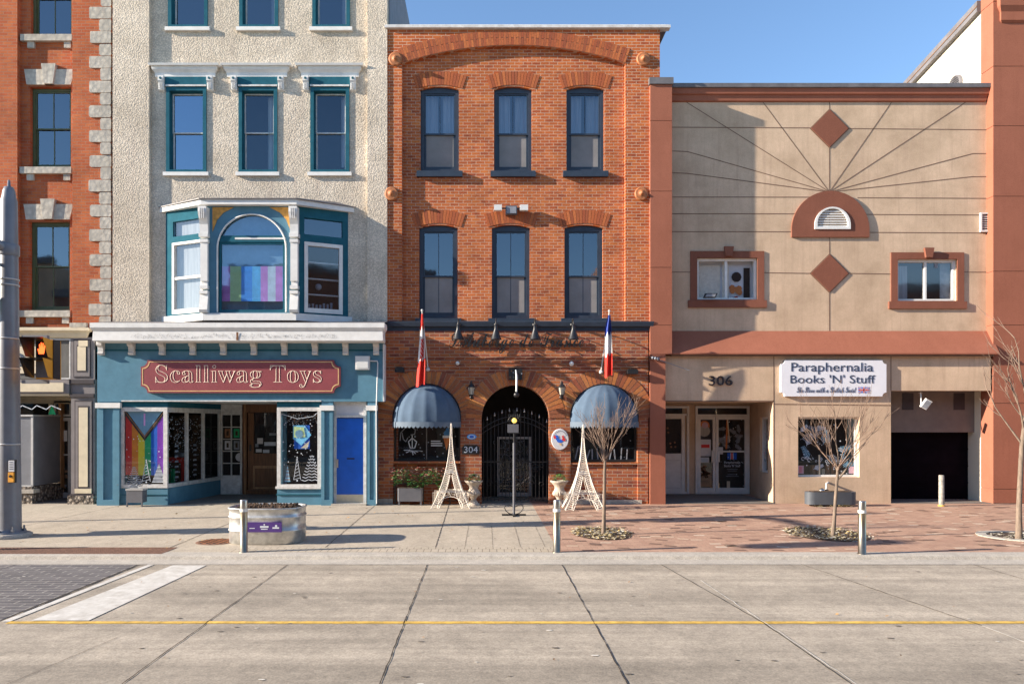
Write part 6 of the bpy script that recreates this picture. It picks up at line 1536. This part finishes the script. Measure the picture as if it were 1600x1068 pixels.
# stone urns
def urn(px, label):
    y = YB - .30; x = X(px, y); t = thing('stone_urn', (x, y, 0), label, 'urn', 'stone urns beside the inn arch')
    prof = [(.15, 0), (.15, .04), (.12, .06), (.075, .12), (.06, .16), (.09, .20), (.14, .25), (.155, .31), (.13, .37), (.11, .42), (.13, .48), (.19, .55), (.225, .58), (.225, .605), (.18, .605), (.17, .56)]
    m = MB('urn_stone'); m.lathe(prof, (x, y, 0), n=32)
    for k in range(16): a_ = k * math.pi / 8; m.sphere((x + .135 * math.cos(a_), y + .135 * math.sin(a_), .29), .035, None, 6, (1, 1, 1.6))
    m.build('urn', t)
    m = MB('leaf_green'); leaflets(m, 330, lambda i: (lambda a_, b_, r_: (x + r_ * math.cos(a_) * math.cos(b_), y + r_ * math.sin(a_) * math.cos(b_), .60 + r_ * .85 * math.sin(b_)))(random.uniform(0, 6.28), random.uniform(0, 1.57), .19 * random.uniform(.7, 1.05)), .026, 'leaf_green'); m.build('plant', t)
    if px < 800:
        m = MB('pale_litter'); leaflets(m, 30, lambda i: (x + random.gauss(0, .08), y - .1 + random.gauss(0, .05), .72 + random.gauss(0, .03)), .04, 'pale_litter'); m.build('dried_flowers', t)
urn(740, 'pale stone urn with dried flowers and leaves left of the arch'); urn(874, 'pale stone urn with a clipped green plant right of the arch')
# lattice tower ornaments
def lattice(px, pyb, ptop, lean, label, hw_=None):
    y = F * CAMH / (pyb - VPY) + .25; x = X(px, y); H_ = Z(ptop, y); t = thing('lattice_tower', (x, y, 0), label, 'garden ornament', 'white lattice towers beside the inn door')
    def half(z): 
        f = z / H_; return .012 + .40 * (1 - f) ** 2.6 + .045 * (1 - f)
    m = MB('wicker_white'); C4 = [(-1, -1), (1, -1), (1, 1), (-1, 1)]
    def corner(c, z, inner=0.0):
        h = half(z) - inner; return Vector((x + c[0] * h + lean * z, y + c[1] * h * .85, z))
    zs_ = [H_ * (i / 26) for i in range(27)]
    for c in C4:
        m.tube([corner(c, z) for z in zs_], [.010 if z < H_ * .6 else .008 for z in zs_], n=5)
        lw_ = lambda z: min(half(z) * .9, .14 * (1 - z / H_) + .03)
        zz = [z for z in zs_ if z < H_ * .42]
        m.tube([corner(c, z) - Vector((c[0] * lw_(z) * 1.1, 0, 0)) for z in zz], .008, n=5); m.tube([corner(c, z) - Vector((0, c[1] * lw_(z), 0)) for z in zz], .008, n=5)
        z = .0
        while z < H_ * .42:
            z2 = z + .05
            a0 = corner(c, z); b0 = corner(c, z2) - Vector((c[0] * lw_(z2) * 1.1, 0, 0)); m.tube([a0, b0], .0055, n=4, cap=False)
            a1 = corner(c, z2); b1 = corner(c, z) - Vector((c[0] * lw_(z) * 1.1, 0, 0)); m.tube([a1, b1], .0055, n=4, cap=False)
            a1 = corner(c, z2); b1 = corner(c, z) - Vector((0, c[1] * lw_(z), 0)); m.tube([a1, b1], .005, n=4, cap=False)
            z += .045
    z = H_ * .40; 
    while z < H_ * .93:
        dz = .045
        for i in range(4):
            a_, b_ = C4[i], C4[(i + 1) % 4]; m.tube([corner(a_, z), corner(b_, z + dz)], .005, n=4, cap=False); m.tube([corner(b_, z), corner(a_, z + dz)], .005, n=4, cap=False)
        z += dz
    for zf_ in (.185, .20, .42, .44, .86, .875):
        z = H_ * zf_
        P = [corner(c, z) for c in C4] + [corner(C4[0], z)]; m.tube(P, .011, n=5, cap=False)
    # arches between the feet and the panels above them
    for s_ in (-1, 1):
        for ax in (0, 1):
            h = half(0); P = []
            for i in range(13):
                a_ = math.pi * i / 12; u = -math.cos(a_) * h * .66; zz = math.sin(a_) * H_ * .13 + .01
                hh_ = half(zz) * s_; P.append((x + u, y + hh_ * .85, zz) if ax == 0 else (x + hh_, y + u * .85, zz))
            m.tube(P, .009, n=5, cap=False)
            for i in range(1, 12):
                q0 = Vector(P[i]); q1 = Vector((q0.x, q0.y, H_ * .19)); m.tube([q0, q1 + Vector(((.03 if i % 2 else -.03) if ax == 0 else 0, 0, 0))], .005, n=4, cap=False)
    m.tube([(x + lean * H_ * .93, y, H_ * .9), (x + lean * H_, y, H_ * 1.01)], .012, n=5)
    m.build('lattice', t)
lattice(705, 793, 662, .0, 'white wicker lattice tower beneath the left awning'); lattice(911, 796, 664, .0, 'white wicker lattice tower between the right urn and bare tree')
# lamp stand in front of the gate
x, y = G(803, 805); t = thing('lamp_stand', (x, y, 0), 'slim black iron stand on a cross base in front of the gate', 'lamp stand')
m = MB('black_iron'); m.box(x - .26, x + .26, y - .03, y + .03, .0, .035); m.box(x - .03, x + .03, y - .22, y + .22, .0, .033)
for s_ in (-1, 1): m.tube([(x + s_ * (.03 + .20 * math.sin(k * .45) * (1 - k * .04)), y, .03 + .19 * (1 - math.cos(k * .5)) * (1 - .08 * k)) for k in range(9)], .010, n=6)
m.build('base', t)
m = MB('planter_grey'); m.tube([(x, y, .02), (x, y, 1.58)], .026, n=10); m.build('post', t)
m = MB('black_iron'); m.tube([(x, y, 1.58), (x, y, 2.02)], .012, n=8); m.box(x - .12, x + .12, y - .01, y + .01, 1.78, 1.80)
for s_ in (-1, 1): m.tube([(x + s_ * (.02 + .11 * math.sin(k * .5)), y, 2.10 + .07 * math.cos(k * .8)) for k in range(7)], .009, n=5)
for k in range(7): m.tube([(x - .1 + k * .035, y, 2.10), (x - .12 + k * .04, y, 2.20)], .006, n=4)
m.build('scrollwork', t)
m = MB('gold_lamp'); m.sphere((x + .01, y, 2.06), .055, None, 12); m.build('lamp', t)
m = MB('planter_grey'); m.box(x - .14, x + .10, y - .012, y + .012, 1.80, 1.98); m.build('menu_plate', t)
# long trough planter at the bookshop and its pipe
YQ = 17.35; x0, x1 = X(1258, YQ), X(1336, YQ); t = thing('trough_planter', ((x0 + x1) / 2, YQ, 0), 'long dark grey trough with rounded ends under the bookshop window', 'planter')
m = MB('trough_grey'); P = []
r = .17
for cx_, a0 in ((x1 - r, -90), (x0 + r, 90)):
    for i in range(9): a_ = R(a0 + i * 22.5); P.append((cx_ + r * math.cos(a_), YQ + r * math.sin(a_)))
m.prism(P, 'z', .05, .35, None, True); m.build('trough', t); m = MB('soil'); m.box(x0 + .15, x1 - .15, YQ - .12, YQ + .12, 0, .06); m.box(x0 + .15, x1 - .15, YQ - .12, YQ + .12, .33, .365); m.build('soil', t)
m = MB('dry_leaf'); leaflets(m, 60, lambda i: (random.uniform(x0 + .15, x1 - .1), YQ - .19 + random.gauss(0, .03), random.uniform(.005, .05)), .03, 'litter'); m.build('leaf_litter', t)
yp_ = YG - .12; t = thing('standpipe', (X(1288, yp_), yp_, Z(770, yp_)), 'chrome fire hose connection on the wall above the grey trough', 'standpipe')
m = MB('steel'); m.sphere((X(1283, yp_), yp_ - .04, Z(767, yp_)), .085, None, 14); m.sphere((X(1291, yp_), yp_ - .02, Z(768, yp_)), .07, 'black_iron', 14); m.build('coupling', t)
m = MB('aluminium'); m.tube([(X(1291, yp_), yp_, Z(765, yp_)), (X(1291, yp_), yp_, Z(755, yp_)), (X(1294, yp_), yp_ - .0, Z(753.5, yp_)), (X(1294, YG), YG, Z(753.5, YG))], .025, n=8); m.build('pipe', t)

# ================================================================ bare young trees
def branch(mb, p, d, L, r, depth, spread, up, seed_r):
    n = 5; pts = [p.copy()]; q = p.copy(); dd = d.normalized()
    kids = []
    for i in range(n):
        dd = (dd + Vector((seed_r.gauss(0, .10), seed_r.gauss(0, .10), up * .10 + seed_r.gauss(0, .05)))).normalized()
        q = q + dd * (L / n); pts.append(q.copy())
        if depth > 0 and i >= 1:
            for _ in range(2 if i < 4 else 1):
                if seed_r.random() < .50: kids.append((q.copy(), dd.copy(), i))
    rs = [max(.0023, r * (1 - .75 * i / n)) for i in range(n + 1)]
    mb.tube(pts, rs, 'twig' if r < .012 else 'bark', n=5 if r < .01 else 7, cap=False)
    for q, dd, i in kids:
        a_ = seed_r.uniform(0, 6.28); o = dd.orthogonal().normalized(); o = Matrix.Rotation(a_, 3, dd) @ o
        nd = (dd + o * spread * seed_r.uniform(.45, 1.0)).normalized()
        branch(mb, q, nd, L * seed_r.uniform(.40, .62), max(.0028, r * .5), depth - 1, spread, up, seed_r)
def tree(base, trunk_pts, limbs, label, seed, r0, depth=2, spread=.65, up=.8):
    rr = random.Random(seed); x, y = base
    t = thing('young_tree', (x, y, 0), label, 'tree')
    P = [Vector((x + a_, y + b_, c_)) for a_, b_, c_ in trunk_pts]; n = len(P)
    m = MB('bark'); m.tube(P, [r0 * (1 - .35 * i / (n - 1)) * (1.25 if i == 0 else 1) for i in range(n)], n=10); m.build('trunk', t)
    m = MB('twig')
    for (h, dx, dy, dz, L, r) in limbs:
        f = h * (n - 1); i = min(n - 2, int(f)); p = P[i].lerp(P[i + 1], f - i)
        branch(m, p, Vector((dx, dy, dz)), L, r, depth, spread, up, rr)
    m.build('branches', t)
    return t
rr = random.Random(3)
b1 = G(943, 835)
limbs = [(1.0, .0, .0, 1, .95, .014)] + [(rr.uniform(.86, 1.0), math.cos(k * 2.4) * .72, math.sin(k * 2.4) * .6, 1.0, rr.uniform(.6, 1.0), .010) for k in range(9)]
tree(b1, [(0, 0, 0), (.01, 0, .4), (.015, 0, .8), (.02, 0, 1.15), (.03, 0, 1.35)], limbs, 'bare young tree in the leaf bed before the right inn window', 11, .035)
b2 = G(1301, 840)
limbs = [(1.0, .1, .0, 1, 1.05, .015)] + [(rr.uniform(.80, 1.0), math.cos(k * 2.4 + .5) * .95, math.sin(k * 2.4 + .5) * .7, 1.0, rr.uniform(.65, 1.1), .010) for k in range(10)] + [(.72, .8, -.2, .9, .5, .02)]
tree(b2, [(0, 0, 0), (.03, 0, .35), (.055, 0, .75), (.08, 0, 1.05), (.09, 0, 1.25)], limbs, 'bare young tree before the bookshop window leaning slightly right', 5, .033)
b3 = G(1592, 842)
limbs = [(.62, -.75, .0, 1.0, .95, .018), (.74, -.45, -.1, 1.2, 1.1, .018), (.9, .1, .1, 1.2, 1.25, .018), (.85, -.7, .2, .8, .6, .012), (.9, .4, 0, 1.2, 1.3, .018), (.95, .7, .1, 1.0, 1.2, .016), (1.0, -.1, -.1, 1.3, 1.2, .018), (1.0, .45, .2, 1.3, 1.2, .016)]
tree(b3, [(0, 0, 0), (.0, 0, .5), (.02, 0, 1.0), (.05, 0, 1.6), (.10, 0, 2.0), (.15, 0, 2.3)], limbs, 'bare young tree at the right edge spreading over the brown wall', 21, .046, 2, .6, .7)
def bed(px0, px1, py0, py1, name, label, mats, n, size=.036):
    m = MB('soil'); cx_, cy_ = G((px0 + px1) / 2, (py0 + py1) / 2); xa, ya = G(px0, (py0 + py1) / 2); xb, _ = G(px1, (py0 + py1) / 2); _, y0 = G(px0, py1); _, y1 = G(px0, py0)
    rx, ry = (xb - xa) / 2, (y1 - y0) / 2
    m.add([(cx_ + rx * math.cos(k * .26), cy_ + ry * math.sin(k * .26), .008) for k in range(24)], [tuple(range(24))])
    def f(i):
        a_ = random.uniform(0, 6.28); r_ = random.random() ** .5 * (1.0 + .1 * random.random()); return (cx_ + rx * r_ * math.cos(a_), cy_ + ry * r_ * math.sin(a_), random.uniform(.012, .05))
    for mm in mats: leaflets(m, n // len(mats), f, size, mm)
    return m.build(name, kind='stuff', label=label, cat='leaf litter')
bed(895, 985, 823, 843, 'leaf_bed', 'bed of yellow fallen leaves round the inn tree', ('litter', 'litter', 'pale_litter'), 700, .03)
bed(1232, 1350, 823, 845, 'leaf_bed', 'bed of pale leaves round the bookshop tree', ('pale_litter', 'litter'), 900, .028)
cx_, cy_ = G(1590, 838); m = MB('kerb_concrete'); m.plate_ = None
vs = []; n = 32
for r, z in ((.62, .004), (.62, .02), (.46, .02), (.46, -.0)): vs += [(cx_ + r * math.cos(k * 2 * math.pi / n), cy_ + r * math.sin(k * 2 * math.pi / n), z) for k in range(n)]
m.add(vs, [(i * n + k, i * n + (k + 1) % n, (i + 1) * n + (k + 1) % n, (i + 1) * n + k) for i in range(3) for k in range(n)])
m.add([(cx_ + .46 * math.cos(k * 2 * math.pi / n), cy_ + .46 * math.sin(k * 2 * math.pi / n), .006) for k in range(n)], [tuple(range(n))], 'soil')
leaflets(m, 160, lambda i: (lambda a_, r_: (cx_ + r_ * math.cos(a_), cy_ + r_ * math.sin(a_), .02))(random.uniform(0, 6.28), random.uniform(.05, .44)), .028, 'pale_litter')
m.build('tree_ring', label='round concrete ring with litter around the rightmost tree', cat='tree ring')

# ================================================================ beyond the frame: lamp post up the street and the buildings opposite
t = thing('street_lamp', (-16.0, 13.3, 0), 'grey street lamp further up the sidewalk, outside the frame', 'street lamp'); m = MB('pole_grey'); m.lathe([(.13, 0), (.12, .3), (.07, .5), (.05, 6.2), (.04, 6.3)], (-16.0, 13.3, 0), n=12); m.build('post', t); m = MB('lamp_glass'); m.lathe([(.05, 6.3), (.18, 6.45), (.16, 6.8), (.03, 6.9)], (-16.0, 13.3, 0), n=12); m.build('lantern', t)
xo = -52.0
OPL = ('brick building at the far left end of the row behind the viewer', 'tall tan stucco building second from the left behind the viewer', 'low brick building left of the paved crossing behind the viewer',
       'brick building facing the toy shop from behind the viewer', 'lowest tan stucco building facing the inn from behind the viewer', 'tallest brick building facing the bookshop from behind the viewer',
       'brick building second from the right end behind the viewer', 'tan stucco building at the far right end behind the viewer')
for k, (wd, hh_, mt) in enumerate(((14, 10.2, 'brick_other'), (12, 11.6, 'smooth_stucco'), (11, 9.6, 'brick_other'), (12, 10.8, 'brick_other'), (10, 9.2, 'smooth_stucco'), (14, 11.8, 'brick_other'), (14, 10.0, 'brick_other'), (14, 11, 'smooth_stucco'))):
    yo_ = -7.0; t = thing('opposite_building', (xo + wd / 2, yo_, 0), OPL[k], 'building', 'buildings across the street')
    MB(mt).box(xo + .02, xo + wd - .02, yo_ - 9, yo_, 0, hh_).build('wall', t); MB('roof_metal').box(xo, xo + wd - .03, yo_ - .2, yo_ + .25, hh_ + .0, hh_ + .4).build('cornice', t); MB('teal' if k % 2 else 'dark_trim').box(xo + .4, xo + wd - .4, yo_ + .01, yo_ + .12, 2.9, 3.6).build('fascia', t)
    w0 = None; nx = int(wd // 2.4)
    for r_ in range(3):
        for c_ in range(nx):
            xa = xo + 1.0 + c_ * (wd - 1.2) / nx; za = (.5, 4.6, 7.6)[r_]
            if za + 1.6 > hh_ - .2: continue
            if w0 is None: m = MB('glass_low'); m.box(xa, xa + 1.1, yo_ + .005, yo_ + .03, za, za + 1.7, 'interior'); m.frame(xa, xa + 1.1, yo_ + .03, yo_ + .08, za, za + 1.7, .07, 'old_white'); w0 = m.build('window', t); wxa, wza = xa, za
            else: dup_part(w0, xa - wxa, 0, za - wza)
    xo += wd
